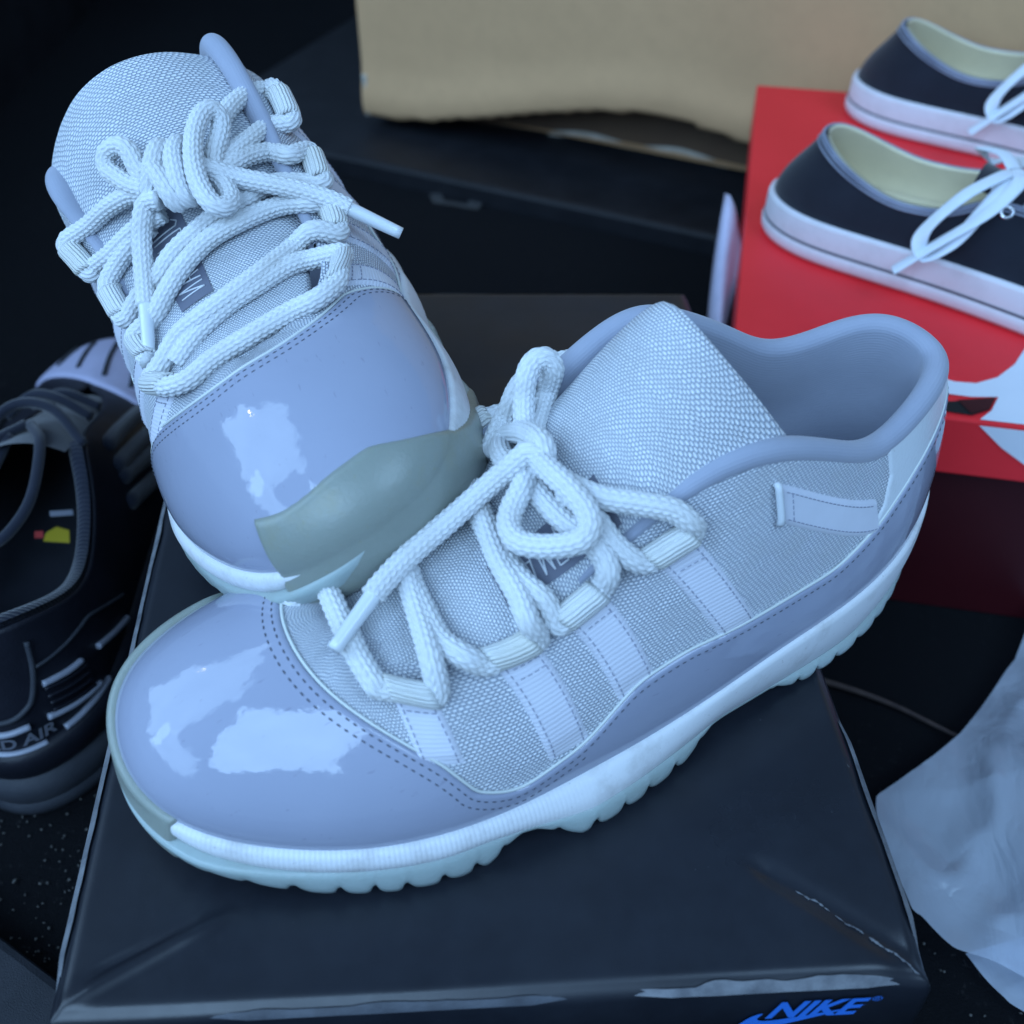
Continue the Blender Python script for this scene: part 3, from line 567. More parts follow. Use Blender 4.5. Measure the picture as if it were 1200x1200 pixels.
# ------------------------------------------------------------------ setting: the open trunk
FLOOR = -.135
def m_carpet():
    m = mat('trunk_carpet', (.012, .013, .016), .95, .1); k = NT_(m); o = k.obj()
    a = k.fr(k.noise(260, 4, .75, o), [(.60, 0), (.74, 1)]); b = k.fr(k.noise(9, 3, .6, o), [(.42, .1), (.7, 1)])
    k.set('Base Color', k.mix(k.math('MULTIPLY', a, b), (.010, .011, .014), (.085, .088, .09))); k.set('Normal', k.bump(k.noise(800, 4, .8, o), 1, .003)); return m
def m_plain(name, a, b, scale, rough=.6, bump=.2, bs=600, spec=.3):
    m = mat(name, a, rough, spec); k = NT_(m); o = k.obj(); k.set('Base Color', k.mix(k.fr(k.noise(scale, 5, .6, o), [(.35, 0), (.7, 1)]), a, b)); k.set('Normal', k.bump(k.noise(bs, 3, .6, o), bump, .0008)); return m
M['carpet'] = m_carpet(); M['black_trim'] = m_plain('black_trim', (.007, .008, .011), (.013, .014, .018), 30, .5, .3, 900)
def quad(name, pts, m, kind=None): return tag(mesh_obj(name, pts, [tuple(range(len(pts)))], m, scale=1, smooth=False), kind=kind)
quad('trunk_floor', [(-1.3, -.6, FLOOR), (1.3, -.6, FLOOR), (1.3, 1.9, FLOOR), (-1.3, 1.9, FLOOR)], M['carpet'], 'structure')
quad('trunk_side_wall', [(-.56, -.6, FLOOR), (-.50, 1.9, FLOOR), (-.51, 1.9, .06), (-.575, -.6, .06)], M['black_trim'], 'structure')
quad('trunk_back_wall', [(-1.3, 1.6, FLOOR), (1.3, 1.45, FLOOR), (1.3, 1.46, .06), (-1.3, 1.61, .06)], M['black_trim'], 'structure')
# ------------------------------------------------------------------ the two grey sneakers
setup(ST, TG, ZW_L)
sl_ = build_shoe('sneaker', False, 'pale grey sneaker with patent leather toe standing flat on the black shoe box', LOOPS_L, LACES_L)
sl_.location = (.1627, .3427, 0); sl_.rotation_euler = (0, 0, math.radians(206.6))
setup(ST_R, TG_R, ZW_R, 252.)
sr_ = build_shoe('sneaker', True, 'pale grey sneaker propped up with its patent toe resting on the other sneaker', LOOPS_R, LACES_R)
sr_.matrix_world = Matrix.Translation((-.1443*.97, .5424*.97, .33+(.0202-.33)*.97)) @ Matrix(((0.3212, 0.8743, -0.364), (-0.9408, 0.3387, -0.0166), (0.1088, 0.3478, 0.9312))).to_4x4() @ Matrix.Scale(.9808*.97, 4)
# ------------------------------------------------------------------ black shoe box
def m_lid():
    m = mat('black_card', (.008, .009, .012), .3, .5); k = NT_(m); o = k.obj()
    dust = k.fr(k.noise(26, 5, .7, o), [(.40, 0), (.75, 1)]); spk = k.fr(k.noise(330, 4, .7, k.n('ShaderNodeMapping', {'Vector': o, 'Scale': (1.6, .5, 1)}).outputs[0]), [(.70, 0), (.78, 1)])
    reg = k.fr(k.noise(16, 2, .5, o), [(.52, 0), (.66, 1)]); c = k.mix(k.math('MULTIPLY', dust, .5), (.010, .012, .018), (.021, .026, .037)); c = k.mix(k.math('MULTIPLY', k.math('MULTIPLY', spk, reg), .55), c, (.30, .32, .36)); k.set('Base Color', c)
    k.set('Roughness', k.fr(k.noise(12, 5, .65, o), [(.3, .24), (.75, .46)])); k.set('Normal', k.bump(k.noise(22, 3, .5, o), .12, .004, k.bump(k.noise(1200, 2, .5, o), .06, .0004))); return m
M['lid'] = m_lid(); M['wear'] = m_plain('worn_card', (.20, .21, .23), (.08, .085, .10), 90, .9, .3, 900); M['print_blue'] = mat('blue_print', (.035, .20, .78), .45)
LID = [Vector((-.1364, .1382, 0)), Vector((.1278, .1522, 0)), Vector((.0965, .5402, 0)), Vector((-.1672, .5402, 0))]
LIP = .062
def lid_point(u, v): return LID[0]*(1-u)*(1-v)+LID[1]*u*(1-v)+LID[2]*u*v+LID[3]*(1-u)*v
bxr = empty('shoe_box', (0, .34, FLOOR), 'glossy black cardboard shoe box with blue swoosh print and crumpled front corners', 'shoe box')
def off_box(V): return np.asarray(V)-np.array([0, .34, FLOOR])
nu_, nv_ = 260, 360; U_, V_ = np.meshgrid(np.linspace(0, 1, nu_), np.linspace(0, 1, nv_), indexing='ij')
_l = [np.array(p) for p in LID]; PT = (1-U_)[..., None]*((1-V_)[..., None]*_l[0]+V_[..., None]*_l[3])+U_[..., None]*((1-V_)[..., None]*_l[1]+V_[..., None]*_l[2])
def crease(a, b, w, h):                       # dented fold between two lid points
    a, b = np.array(a), np.array(b); d = b-a; L = np.linalg.norm(d); d /= L; q = PT[..., :2]-a; s = q@d; t = q@np.array([-d[1], d[0]])
    return h*np.exp(-(t/w)**2)*np.clip(s/.01+.3, 0, 1)*np.clip((L-s)/.02+.2, 0, 1), t, s
ed = np.minimum(np.minimum(U_, 1-U_)*.264, np.minimum(V_, 1-V_)*.39)
Zl = -.0016*np.clip(ed/.08, 0, 1)+lump(PT, .0005, 45, 3)*np.clip(ed/.02, 0, 1)
c1, t1, s1 = crease((.078, .190), (.1235, .1555), .0036, -.0022); Zl += c1; Zl -= .0022*np.clip(t1/.004, 0, 1)*np.exp(-np.clip(t1, 0, 1)/.03)*np.clip(s1/.02, 0, 1)*np.clip((.056-s1)/.01+1, 0, 1)*(V_ < .2)
c2, t2, s2 = crease((-.132, .143), (-.090, .171), .0026, .0017); Zl += c2; c3, t3, s3 = crease((-.130, .151), (-.102, .167), .0016, -.0011); Zl += c3
cr = np.hypot(PT[..., 0]-.1278, PT[..., 1]-.1522); Zl -= .004*np.exp(-(cr/.012)**2)
Zl -= .0025*np.exp(-(ed/.0022)**2)            # rolled edge
PT[..., 2] = Zl+.0
rim = []
def skirt(ids):                               # outward lip of the lid
    top = PT[ids]; return top
loop_ = [(i, 0) for i in range(nu_)]+[(nu_-1, j) for j in range(1, nv_)]+[(i, nv_-1) for i in range(nu_-2, -1, -1)]+[(0, j) for j in range(nv_-2, 0, -1)]
ring0 = np.array([PT[i, j] for i, j in loop_]); cen_ = np.array([-.02, .34, 0]); nrm = gsm(np.stack([np.roll(ring0, -2, 0)[:, 1]-np.roll(ring0, 2, 0)[:, 1], -(np.roll(ring0, -2, 0)[:, 0]-np.roll(ring0, 2, 0)[:, 0]), 0*ring0[:, 0]], 1), 1.0); nrm /= np.linalg.norm(nrm, axis=1)[:, None]
Vv = [off_box(PT.reshape(-1, 3))]; Ff = grid_faces(nu_, nv_); base = nu_*nv_; n_ = len(loop_); prev = [i*nv_+j for i, j in loop_]
for dz, o in ((-.0030, .0016), (-.02, .0021), (-LIP, .0024), (-LIP, .0008)):
    R0 = ring0.copy(); R0[:, 2] = R0[:, 2]*(1 if dz > -.01 else 0)+dz; R0 += nrm*o+np.array([0, 0, 0]); R0 += (nrm*lump(R0, .0004, 60, 5)[:, None]); Vv.append(off_box(R0)); cur = list(range(base, base+n_)); base += n_
    Ff += [[prev[i], cur[i], cur[(i+1) % n_], prev[(i+1) % n_]] for i in range(n_)]; prev = cur
lid = mesh_obj('lid', np.concatenate(Vv), Ff, M['lid'], bxr, scale=1)
q = [Vector(p)+(Vector((-.02, .34, 0))-Vector(p)).normalized()*.004 for p in LID]; bm = bmesh.new()
lo = [bm.verts.new((p.x, p.y-.34, 0.0005)) for p in q]; hi = [bm.verts.new((p.x, p.y-.34, -FLOOR-.012)) for p in q]
for i in range(4): bm.faces.new([lo[i], lo[(i+1) % 4], hi[(i+1) % 4], hi[i]])
bm.faces.new(hi); bm_obj('tray', bm, M['lid'], bxr)
# scuffed edges: irregular slivers of bare card along the folds, plus a painted sheen
M['edge_sheen'] = m_plain('sheen_black_card', (.075, .085, .105), (.035, .04, .052), 70, .5, .2, 900)  # front-left strip: sheen of the rolled edge, put into a lighter colour
def wear(ids, wmin, wmax, seed, mw=None, lift=.0006):
    r = np.random.default_rng(seed); P = np.array([PT[i, j] for i, j in ids]); P = resample(P, .0015)[0]; n = len(P); w = gsm(r.random(n), 3.0); w = (w-w.min())/(np.ptp(w)+1e-9); w2 = gsm(r.random(n), .7); w = wmin+(wmax-wmin)*np.clip(w*1.5-.35+.3*(w2-.5), 0, 1)
    d = np.gradient(P, axis=0); d /= np.linalg.norm(d, axis=1)[:, None]; o = np.stack([d[:, 1], -d[:, 0], 0*d[:, 0]], 1)
    inner = P-o*w[:, None]; inner[:, 2] = P[:, 2]+.0030*np.minimum(w/.0022, 1)+lift; mid = P+o*.0009; mid[:, 2] += lift-.0004; out = P+o*.0019; out[:, 2] = P[:, 2]-.0009-w*.25
    tp = np.clip(np.minimum(np.arange(n), n-1-np.arange(n))/14, 0, 1)[:, None]; sink = P-np.array([0, 0, .0012])+o*-.0006; inner, mid, out = [a*tp+sink*(1-tp) for a in (inner, mid, out)]
    G = np.stack([inner, mid, out], 1); return mesh_obj('edge_wear_and_sheen', off_box(G.reshape(-1, 3)), grid_faces(n, 3), mw or M['wear'], lid, scale=1)
wear([(i, 0) for i in range(160, nu_)], .0001, .0013, 1); wear([(i, 0) for i in range(36, 161)], 0, .0006, 8, M['edge_sheen']); wear([(0, j) for j in range(nv_-80, -1, -1)], .0001, .0009, 2); wear([(nu_-1, j) for j in range(0, 100)], .0001, .0009, 3); wear([(i, nv_-1) for i in range(nu_-1, -1, -1)], 0, .0006, 4)
# cracked fold and burst corner at the front right
r = np.random.default_rng(9); cl = resample(np.array([(.092, .180, 0), (.104, .1705, 0), (.113, .1635, 0), (.1205, .1575, 0), (.1262, .1535, 0)]), .0011)[0]; cl[:, :2] += gsm(r.normal(size=(len(cl), 2)), 1.0)*.0008; sp = []
for i in range(0, len(cl)-3):
    if r.random() < .62: q = cl[i:i+3].copy(); ii_ = [np.hypot(PT[..., 0]-p[0], PT[..., 1]-p[1]).argmin() for p in q]; q[:, 2] = PT[..., 2].ravel()[ii_]+.0003; sp.append(tube(q, np.array([.0001, .00038, .0001])*r.uniform(.5, 1.5), 5))
mesh_obj('cracked_fold', off_box(join(sp)[0]), join(sp)[1], M['wear'], lid, scale=1)
# printed logo on the front of the lid
fx = (LID[1]-LID[0]).normalized(); fn = Vector((fx.y, -fx.x, 0))
def on_front(s, z, o=.0030): p = LID[0]+fx*s+fn*o; return (p.x, p.y-.34, z-FLOOR)
def text_mesh(txt, size, shear=0, bold=0, extrude=0):
    c = bpy.data.curves.new('t', 'FONT'); c.body = txt; c.size = size; c.shear = shear; c.offset = bold; c.extrude = extrude; o = bpy.data.objects.new('t', c); COL.objects.link(o); bpy.context.view_layer.update()
    me = bpy.data.meshes.new_from_object(o.evaluated_get(bpy.context.evaluated_depsgraph_get())); V = np.array([v.co[:] for v in me.vertices]); Fc = [list(p.vertices) for p in me.polygons]; bpy.data.objects.remove(o); return V, Fc
S0 = .2075; Z0 = -.0225
V, Fc = text_mesh('NIKE', .0150, .38, .0005); V[:, 0] = (V[:, 0]-V[:, 0].min())*.86
mesh_obj('printed_lettering', [on_front(S0+.0075+x, Z0+.0036+y) for x, y, _ in V], Fc, M['print_blue'], lid, scale=1, smooth=False)
sw_top = crom([(.0, .0), (.004, .0065), (.0075, .0085), (.0062, .0048), (.0085, .0032), (.014, .0038), (.025, .0068), (.0395, .0115)], 8); sw_bot = crom([(0, 0), (.003, -.0028), (.008, -.0026), (.018, .0012), (.0395, .0115)], 14)
pts = list(sw_top)+list(sw_bot[::-1][1:-1]); mesh_obj('printed_swoosh', [on_front(S0-.001+x, Z0-.002+y, .00285) for x, y in pts], [list(range(len(pts)))], M['print_blue'], lid, scale=1, smooth=False)
V, Fc = text_mesh('®', .0042); mesh_obj('printed_mark', [on_front(S0+.0392+x, Z0+.0120+y) for x, y, _ in V], Fc, M['print_blue'], lid, scale=1, smooth=False)
# ------------------------------------------------------------------ generic low shoe for the ones in the background (uses the same loft)
def slim(step_p=4, step_t=5): return np.arange(0, NP, step_p), np.r_[np.arange(0, NT, step_t), NT-1]
def low_shoe(name, label, st, mats, group, sole_rings, collar=(24, 9), lip=2.2):
    setup_base(st); root = empty(name, (0, 0, 0), label, 'shoe', group); ip, jt = slim()
    G = S[np.ix_(ip, jt)]; top = S[ip, -1]; G = np.concatenate([G, (top-SN[ip, -1]*1.6)[:, None], (S[ip, -18]-SN[ip, -18]*1.8)[:, None]], 1); uv = np.stack([G[..., 0], G[..., 2]], 2)
    up = mesh_obj('upper', G.reshape(-1, 3), grid_faces(len(ip), G.shape[1], True), mats[0], root, uv=uv.reshape(-1, 2))
    i0 = int(np.searchsorted(SP, KN[collar[0]]))-NP; i1 = int(np.searchsorted(SP, KN[collar[1]])); ii = np.arange(i0, i1, 3) % NP
    n = SN[ii, -1]; d = S[ii, -1]-S[ii, -5]; d /= np.linalg.norm(d, axis=1)[:, None]; c = S[ii, -1]-n*lip; rows = [c+lip*1.1*(n*math.cos(a)+d*math.sin(a)) for a in np.radians(np.linspace(95 if lip < 2 else 40, 180, 7))]
    for t in np.linspace(.95, 0, 10): j = int(t*(NT-1)); rows.append(S[ii, j]-SN[ii, j]*lip*2)
    Gc = np.stack(rows, 1); mesh_obj('lining', Gc.reshape(-1, 3), grid_faces(*Gc.shape[:2]), mats[1], root, uv=Gc.reshape(-1, 3)[:, :2])
    Ib = FC[ip]-OUT[ip]*3; Ib[:, 2] += 3; cn = Ib*np.array([1, 0, 1]); mesh_obj('insole', np.stack([Ib, cn], 1).reshape(-1, 3), grid_faces(len(ip), 2, True), mats[2], root)
    for nm, prof, m in sole_rings:            # prof: (outward offset, z) from top to bottom
        Gs = np.stack([np.stack([FC[ip, 0]+OUT[ip, 0]*o, FC[ip, 1]+OUT[ip, 1]*o, np.full(len(ip), z)], 1) for o, z in prof]+([np.stack([FC[ip, 0], FC[ip, 1]*.05, np.full(len(ip), prof[-1][1])], 1)] if prof[-1][1] < 1 else []), 1)
        mesh_obj(nm, Gs.reshape(-1, 3), grid_faces(len(ip), Gs.shape[1], True), m, root)
    return root
def place(o, x, y, z, deg, scale=1): o.location = (x, y, z); o.rotation_euler = (0, 0, math.radians(deg)); o.scale = (scale,)*3; return o
# canvas shoes --------------------------------------------------------------------------------------------------
M['canvas'] = m_fabric('black_canvas', (.010, .012, .020), (.016, .019, .030), None, .9, .4); M['cream'] = m_fabric('cream_lining', (.78, .70, .50), (.68, .61, .44), None, .8, .2); M['foxing'] = m_rubber('white_rubber', (.70, .68, .73), (.55, .53, .56), .4); M['seam'] = m_fabric('grey_stitching', (.30, .33, .42), (.16, .18, .25), None, .9, .6); M['metal'] = mat('eyelet_metal', (.75, .78, .82), .25, .5, Metallic=1.); M['flat_lace'] = m_fabric('flat_lace', (.74, .80, .88), (.66, .72, .8), None, .8, .3); M['pinstripe'] = mat('foxing_line', (.12, .12, .15), .6)
def half(pts):                                # mirrored station table from one side
    a = [((x, y, z), T, h) for (x, y, z), T, h in pts]; return a+[((x, -y, z), (T[0], -T[1], T[2]), h) for (x, y, z), T, h in a[-2:0:-1]]
ST_C = [((a[0], a[1], a[2]*.8), (b[0], b[1], b[2]*.78), c) for a, b, c in half([((0, 0, 24), (24, 0, 81), 0), ((8, 17, 24), (28, 11, 80), 0), ((30, 30, 24), (44, 22, 71), 0), ((58, 34, 23), (66, 27, 61), 0), ((85, 35, 23), (86, 29, 58), 0), ((108, 36, 23), (108, 27, 62), .1), ((130, 38, 22), (124, 20, 70), .25), ((152, 41, 22), (150, 14, 66), .4), ((178, 45, 22), (180, 12, 58), .6), ((205, 47, 22), (204, 7, 53), .9), ((232, 45, 22), (212, 2, 52), 1), ((258, 36, 23), (214, 1, 52), 1), ((278, 20, 24), (215, .4, 52), 1), ((287, 0, 25), (216, 0, 52), 1)])]
def canvas_shoe(label, flip_bow):
    r = low_shoe('canvas_shoe', label, ST_C, (M['canvas'], M['cream'], M['cream']), 'pair of black canvas shoes', [('foxing', [(-1, 24), (2.2, 24.5), (3.0, 22), (3.4, 11), (3.4, 10)], M['foxing']), ('sole_line', [(3.7, 10.6), (3.9, 9.6), (3.7, 8.6)], M['pinstripe']), ('outsole', [(3.2, 9.5), (4.6, 7.7), (4.4, 2.5), (3, 0)], M['foxing'])], (20, 6), 1.4)
    for k, (t, rad) in enumerate(((.995, 1.0), (.955, .7), (.90, .6))):
        i0 = int(np.searchsorted(SP, KN[19]))-NP; i1 = int(np.searchsorted(SP, KN[7])); ii = np.arange(i0, i1, 4) % NP; P = S[ii, int(t*(NT-1))]+SN[ii, int(t*(NT-1))]*.3; mesh_obj('seam', *tube(P, rad, 6), M['seam'], r)
    for sy in (1, -1):                        # eyelets down each facing
        for x in (133, 152, 171, 190):
            j = 88; d = (X_[:, j]-x)**2+np.where(Y_[:, j]*sy > 0, 0, 1e6); i = d.argmin(); c = S[i, j]+SN[i, j]*.4; n = SN[i, j]; a = np.cross(n, [1, 0, 0]); a /= np.linalg.norm(a); b = np.cross(n, a); th = np.linspace(0, 2*np.pi, 17); mesh_obj('eyelet', *tube(np.array([c+3.0*(a*math.cos(t)+b*math.sin(t)) for t in th]), 1.1, 6, False), M['metal'], r)
    v = np.linspace(-1, 1, 9); xs = np.linspace(112, 206, 16); G = np.array([[(x, 17*b*(1-.5*(x-112)/94), np.interp(x, [112, 206], [63, 41])-5*b*b) for b in v] for x in xs]); mesh_obj('tongue', G.reshape(-1, 3), grid_faces(16, 9), M['canvas'], r)
    def ribbon(P, w=4.2, up=(0, 0, 1)):
        P = resample(crom(P, 8), 2.0)[0]; T = np.gradient(P, axis=0); T /= np.linalg.norm(T, axis=1)[:, None]; sd = np.cross(T, np.array(up)); sd /= np.maximum(np.linalg.norm(sd, axis=1)[:, None], 1e-6); nn = np.cross(sd, T); a = np.linspace(0, 2*np.pi, 10, endpoint=False); V = P[:, None]+w*np.cos(a)[None, :, None]*sd[:, None]+1.0*np.sin(a)[None, :, None]*nn[:, None]
        n = len(P); return V.reshape(-1, 3), [[i*10+j, i*10+(j+1) % 10, (i+1)*10+(j+1) % 10, (i+1)*10+j] for i in range(n-1) for j in range(10)]
    for x in (133, 152, 171, 190):
        z = np.interp(x, [125, 206], [60, 46]); mesh_obj('lace', *ribbon([(x, 16, z-5), (x-3, 9, z+2), (x-6, 0, z+3), (x-8, -9, z+2), (x-9, -16, z-5)]), M['flat_lace'], r)
    s = flip_bow
    mesh_obj('lace', *ribbon([(128, 0, 64), (124, -14*s, 66), (112, -34*s, 60), (100, -48*s, 42), (104, -52*s, 30), (116, -46*s, 40), (126, -26*s, 60), (132, -4*s, 66)]), M['flat_lace'], r)
    mesh_obj('lace', *ribbon([(130, 0, 65), (134, -16*s, 66), (126, -36*s, 55), (108, -49*s, 38), (92, -58*s, 22)]), M['flat_lace'], r)
    mesh_obj('lace', *ribbon([(128, 0, 65), (118, 14*s, 66), (104, 28*s, 60), (110, 38*s, 50), (124, 32*s, 58), (134, 6*s, 65)]), M['flat_lace'], r)
    return r
place(canvas_shoe('nearer black canvas shoe on the red box, white lace bow hanging down its side', 1), .158, .622, .001, -33)
place(canvas_shoe('farther black canvas shoe on the red box, closest to the cardboard carton', 1), .246, .792, .001, -30)
# ------------------------------------------------------------------ red shoe box
M['red'] = m_plain('red_card', (.86, .030, .040), (.80, .026, .034), 20, .45, .08, 900); M['red_in'] = m_plain('red_card_shaded', (.045, .004, .007), (.038, .003, .006), 20, .5, .08, 900); M['white_card'] = m_plain('white_print_card', (.72, .76, .84), (.68, .72, .8), 20, .45, .05, 900); M['hole'] = mat('dark_inside', (.004, .004, .005), .9)  # tray colour is the red card darkened for the shade beneath the lid
rb = empty('shoe_box', (.108, .445, FLOOR), 'red cardboard shoe box with big white swoosh under the canvas shoes', 'shoe box'); rb.rotation_euler = (0, 0, math.radians(-11.2))
H_ = -FLOOR; BW, BD = .27, .395
def rbx(nm, x0, x1, y0, y1, z0, z1, m, bev=.0012): return bm_obj(nm, rbox(x1-x0, y1-y0, z1-z0, bev, 2, ((x0+x1)/2, (y0+y1)/2, (z0+z1)/2)), m, rb)
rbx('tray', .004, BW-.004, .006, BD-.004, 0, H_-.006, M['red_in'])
rbx('lid', 0, BW, 0, BD, H_-.034, H_, M['red'])
pts = [(.0955, .0355), (.1104, .0308), (.1208, .0314), (.1319, .0388), (.1418, .0521), (.1496, .0693), (.165, .085), (.19, .10), (.20, .0012), (.1195, .0012), (.1257, .0095), (.1303, .0217), (.1175, .0192), (.1053, .0196), (.0945, .0212)]; sw_ = np.array(pts)
mesh_obj('printed_swoosh', [(x, y, H_+.0006) for x, y in pts], [list(range(len(pts)))[::-1]], M['white_card'], rb, scale=1, smooth=False)
fp = [(.1195, -.0018), (.20, -.0018), (.20, -.0325), (.1673, -.0320), (.1477, -.0230), (.1331, -.0135)]; mesh_obj('printed_swoosh', [(x, -.0006, H_+z) for x, z in fp], [list(range(len(fp)))], M['white_card'], rb, scale=1, smooth=False, flip=True)
hp = [(.0945, .0118), (.1047, .0124), (.1172, .0163), (.129, .0207), (.1245, .0093), (.1158, .0035), (.1071, .0040), (.0941, .0061)]; mesh_obj('finger_hole', [(x, y, H_+.0009) for x, y in hp], [list(range(len(hp)))], M['hole'], rb, scale=1, smooth=False)
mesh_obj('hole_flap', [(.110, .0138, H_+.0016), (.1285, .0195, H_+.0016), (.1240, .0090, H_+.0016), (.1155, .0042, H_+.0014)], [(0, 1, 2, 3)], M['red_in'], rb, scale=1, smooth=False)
# strip of tissue hanging out down the side of the red box
M['tissue'] = m_plain('pale_tissue', (.58, .56, .72), (.48, .48, .64), 40, .8, .3, 200)
P = np.array([[(-.004-.004*math.sin(a*5)-.010*b*(1-a), .20-.17*a+.012*b*(1-.5*a), H_-.01-.11*a+.012*math.sin(b*2+a*4)) for b in np.linspace(-1, 1, 7)] for a in np.linspace(0, 1, 24)])
ts = mesh_obj('tissue_strip', P.reshape(-1, 3), grid_faces(24, 7), M['tissue'], scale=1); ts.matrix_world = Matrix.Translation((.108, .445, FLOOR)) @ Matrix.Rotation(math.radians(-11.2), 4, 'Z'); tag(ts, 'narrow lilac tissue strip hanging down left side of red box', 'tissue'); ts.modifiers.new('t', 'SOLIDIFY').thickness = .0004
# ------------------------------------------------------------------ cardboard carton behind
def m_card():
    m = mat('corrugated_card', (.45, .31, .17), .85, .15); k = NT_(m); o = k.obj(); a = k.fr(k.noise(5, 5, .6, o), [(.3, 0), (.7, 1)]); b = k.fr(k.noise(60, 4, .7, o), [(.4, 0), (.75, 1)])
    k.set('Base Color', k.mix(k.math('MULTIPLY', b, .3), k.mix(a, (.60, .37, .20), (.53, .325, .175)), (.43, .27, .145))); k.set('Normal', k.bump(k.noise(9, 4, .6, o), .12, .006, k.bump(k.noise(500, 2, .5, o), .1, .0006))); return m
M['card'] = m_card(); M['card_torn'] = m_plain('torn_card_edge', (.52, .48, .42), (.40, .36, .30), 120, .95, .8, 400)
ct = empty('carton', (-.138, 1.028, FLOOR), 'large brown cardboard carton with buckled lower edge in the back', 'carton'); ct.rotation_euler = (0, 0, math.radians(-24.7))
us = np.linspace(0, .9, 110); zs = np.r_[np.linspace(0, .12, 28), np.linspace(.135, .55, 24)]
lowz = np.interp(us, [0, .06, .13, .22, .29, .37, .45, .6, .9], [.012, .014, .030, .052, .062, .050, .030, .026, .03]); G = np.zeros((110, len(zs), 3))
for a, u in enumerate(us):
    for b, z in enumerate(zs):
        q = max(0, (lowz[a]-z)); y = .045*min(1, q/.004)**.7+q*.3+.010*math.exp(-((z-lowz[a]-.015)/.02)**2)*-.5; G[a, b] = (u, y+.0012*math.sin(u*9+z*5)*min(1, u*8), z)
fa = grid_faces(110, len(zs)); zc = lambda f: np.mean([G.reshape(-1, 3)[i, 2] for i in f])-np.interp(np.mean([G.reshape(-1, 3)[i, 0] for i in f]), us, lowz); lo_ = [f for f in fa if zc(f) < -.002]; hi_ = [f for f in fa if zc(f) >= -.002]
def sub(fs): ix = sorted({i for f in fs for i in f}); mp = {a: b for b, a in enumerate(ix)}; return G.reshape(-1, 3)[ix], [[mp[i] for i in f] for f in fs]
cf = mesh_obj('front_panel', *sub(hi_), M['card'], ct, scale=1); mesh_obj('lower_strip', *sub(lo_), m_plain('dark_brown_card', (.13, .085, .055), (.10, .065, .045), 20, .85, .2, 400), ct, scale=1)  # strip below the buckled edge, a darker brown than the front above
bm = bmesh.new(); vv = [bm.verts.new(p) for p in ((0, .002, .01), (0, .4, .01), (0, .4, .55), (0, .002, .55))]; bm.faces.new(vv); bm_obj('side_panel', bm, M['card'], ct)
bm = bmesh.new(); vv = [bm.verts.new(p) for p in ((0, .05, .004), (.9, .05, .004), (.9, .4, .004), (0, .4, .004))]; bm.faces.new(vv); bm_obj('bottom_panel', bm, M['card'], ct)
e = np.array([(u, G[i, 0, 1]-.002, .003+.0025*math.sin(u*70)) for i, u in enumerate(us) if .16 < u < .34]); mesh_obj('torn_edge', *tube(e, .0030, 6), M['card_torn'], ct, scale=1)
e = np.array([(.002+.002*math.sin(z*60), -.001, z) for z in np.linspace(.012, .05, 12)]); mesh_obj('torn_edge', *tube(e, .0028, 6), M['card_torn'], ct, scale=1)
# dark cargo panel the carton stands on
cp = bm_obj('cargo_panel', rbox(1.1, .4, .03, .004, 2, (.40, .14, .0)), M['black_trim']); cp.location = (-.150, 1.068, FLOOR-.008); cp.rotation_euler = (0, 0, math.radians(-24.7)); tag(cp, kind='structure')
cp.location = (-.155, 1.030, FLOOR+.003); ct.location.z = FLOOR+.018
# ------------------------------------------------------------------ blue bag between carton and canvas shoes
M['blue'] = m_plain('blue_nylon', (.010, .022, .26), (.005, .010, .14), 25, .45, .4, 120)
Gb = np.array([[(.070*(1-.55*b)*math.cos(a)*(1+.18*math.sin(3*a+1)), .045*(1-.5*b)*math.sin(a)*(1+.2*math.sin(2*a)), .26*b+.01*math.sin(5*a+b*4)) for b in np.linspace(0, 1, 22)] for a in np.linspace(0, 2*np.pi, 64, endpoint=False)])
Gb[..., 0] += .02*Gb[..., 2]/.26; bl = mesh_obj('nylon_bag', Gb.reshape(-1, 3), grid_faces(64, 22, True), M['blue'], scale=1); bl.location = (.352, .835, FLOOR+.0); bl.rotation_euler = (0, .1, .6); bl.scale = (1, 1, 1.25); tag(bl, 'dark blue nylon bag slumped against the cardboard carton', 'bag')
# ------------------------------------------------------------------ crumpled clear plastic bag at the right
def m_film():
    m = mat('plastic_film', (.76, .84, .98), .22, .6); k = NT_(m); o = k.obj(); t = k.t
    mp = k.n('ShaderNodeMapping', {'Vector': o, 'Scale': (1, .55, 1), 'Rotation': (0, 0, .6)}).outputs[0]; rd = lambda sc: k.math('ABSOLUTE', k.math('SUBTRACT', k.noise(sc, 3, .5, mp, .6), .5))
    k.set('Normal', k.bump(rd(16), .5, .014, k.bump(rd(60), .5, .004))); k.b.inputs['Transmission Weight'].default_value = .0
    tr = k.n('ShaderNodeBsdfTransparent', {'Color': (.85, .9, 1, 1)}); tl = k.n('ShaderNodeBsdfTranslucent', {'Color': (.6, .68, .85, 1)}); mx = k.n('ShaderNodeMixShader', {0: .35}); mx2 = k.n('ShaderNodeMixShader', {0: .30}); out = t.nodes['Material Output']
    t.links.new(k.b.outputs[0], mx.inputs[1]); t.links.new(tl.outputs[0], mx.inputs[2]); t.links.new(mx.outputs[0], mx2.inputs[1]); t.links.new(tr.outputs[0], mx2.inputs[2]); t.links.new(mx2.outputs[0], out.inputs['Surface']); return m
M['film'] = m_film()
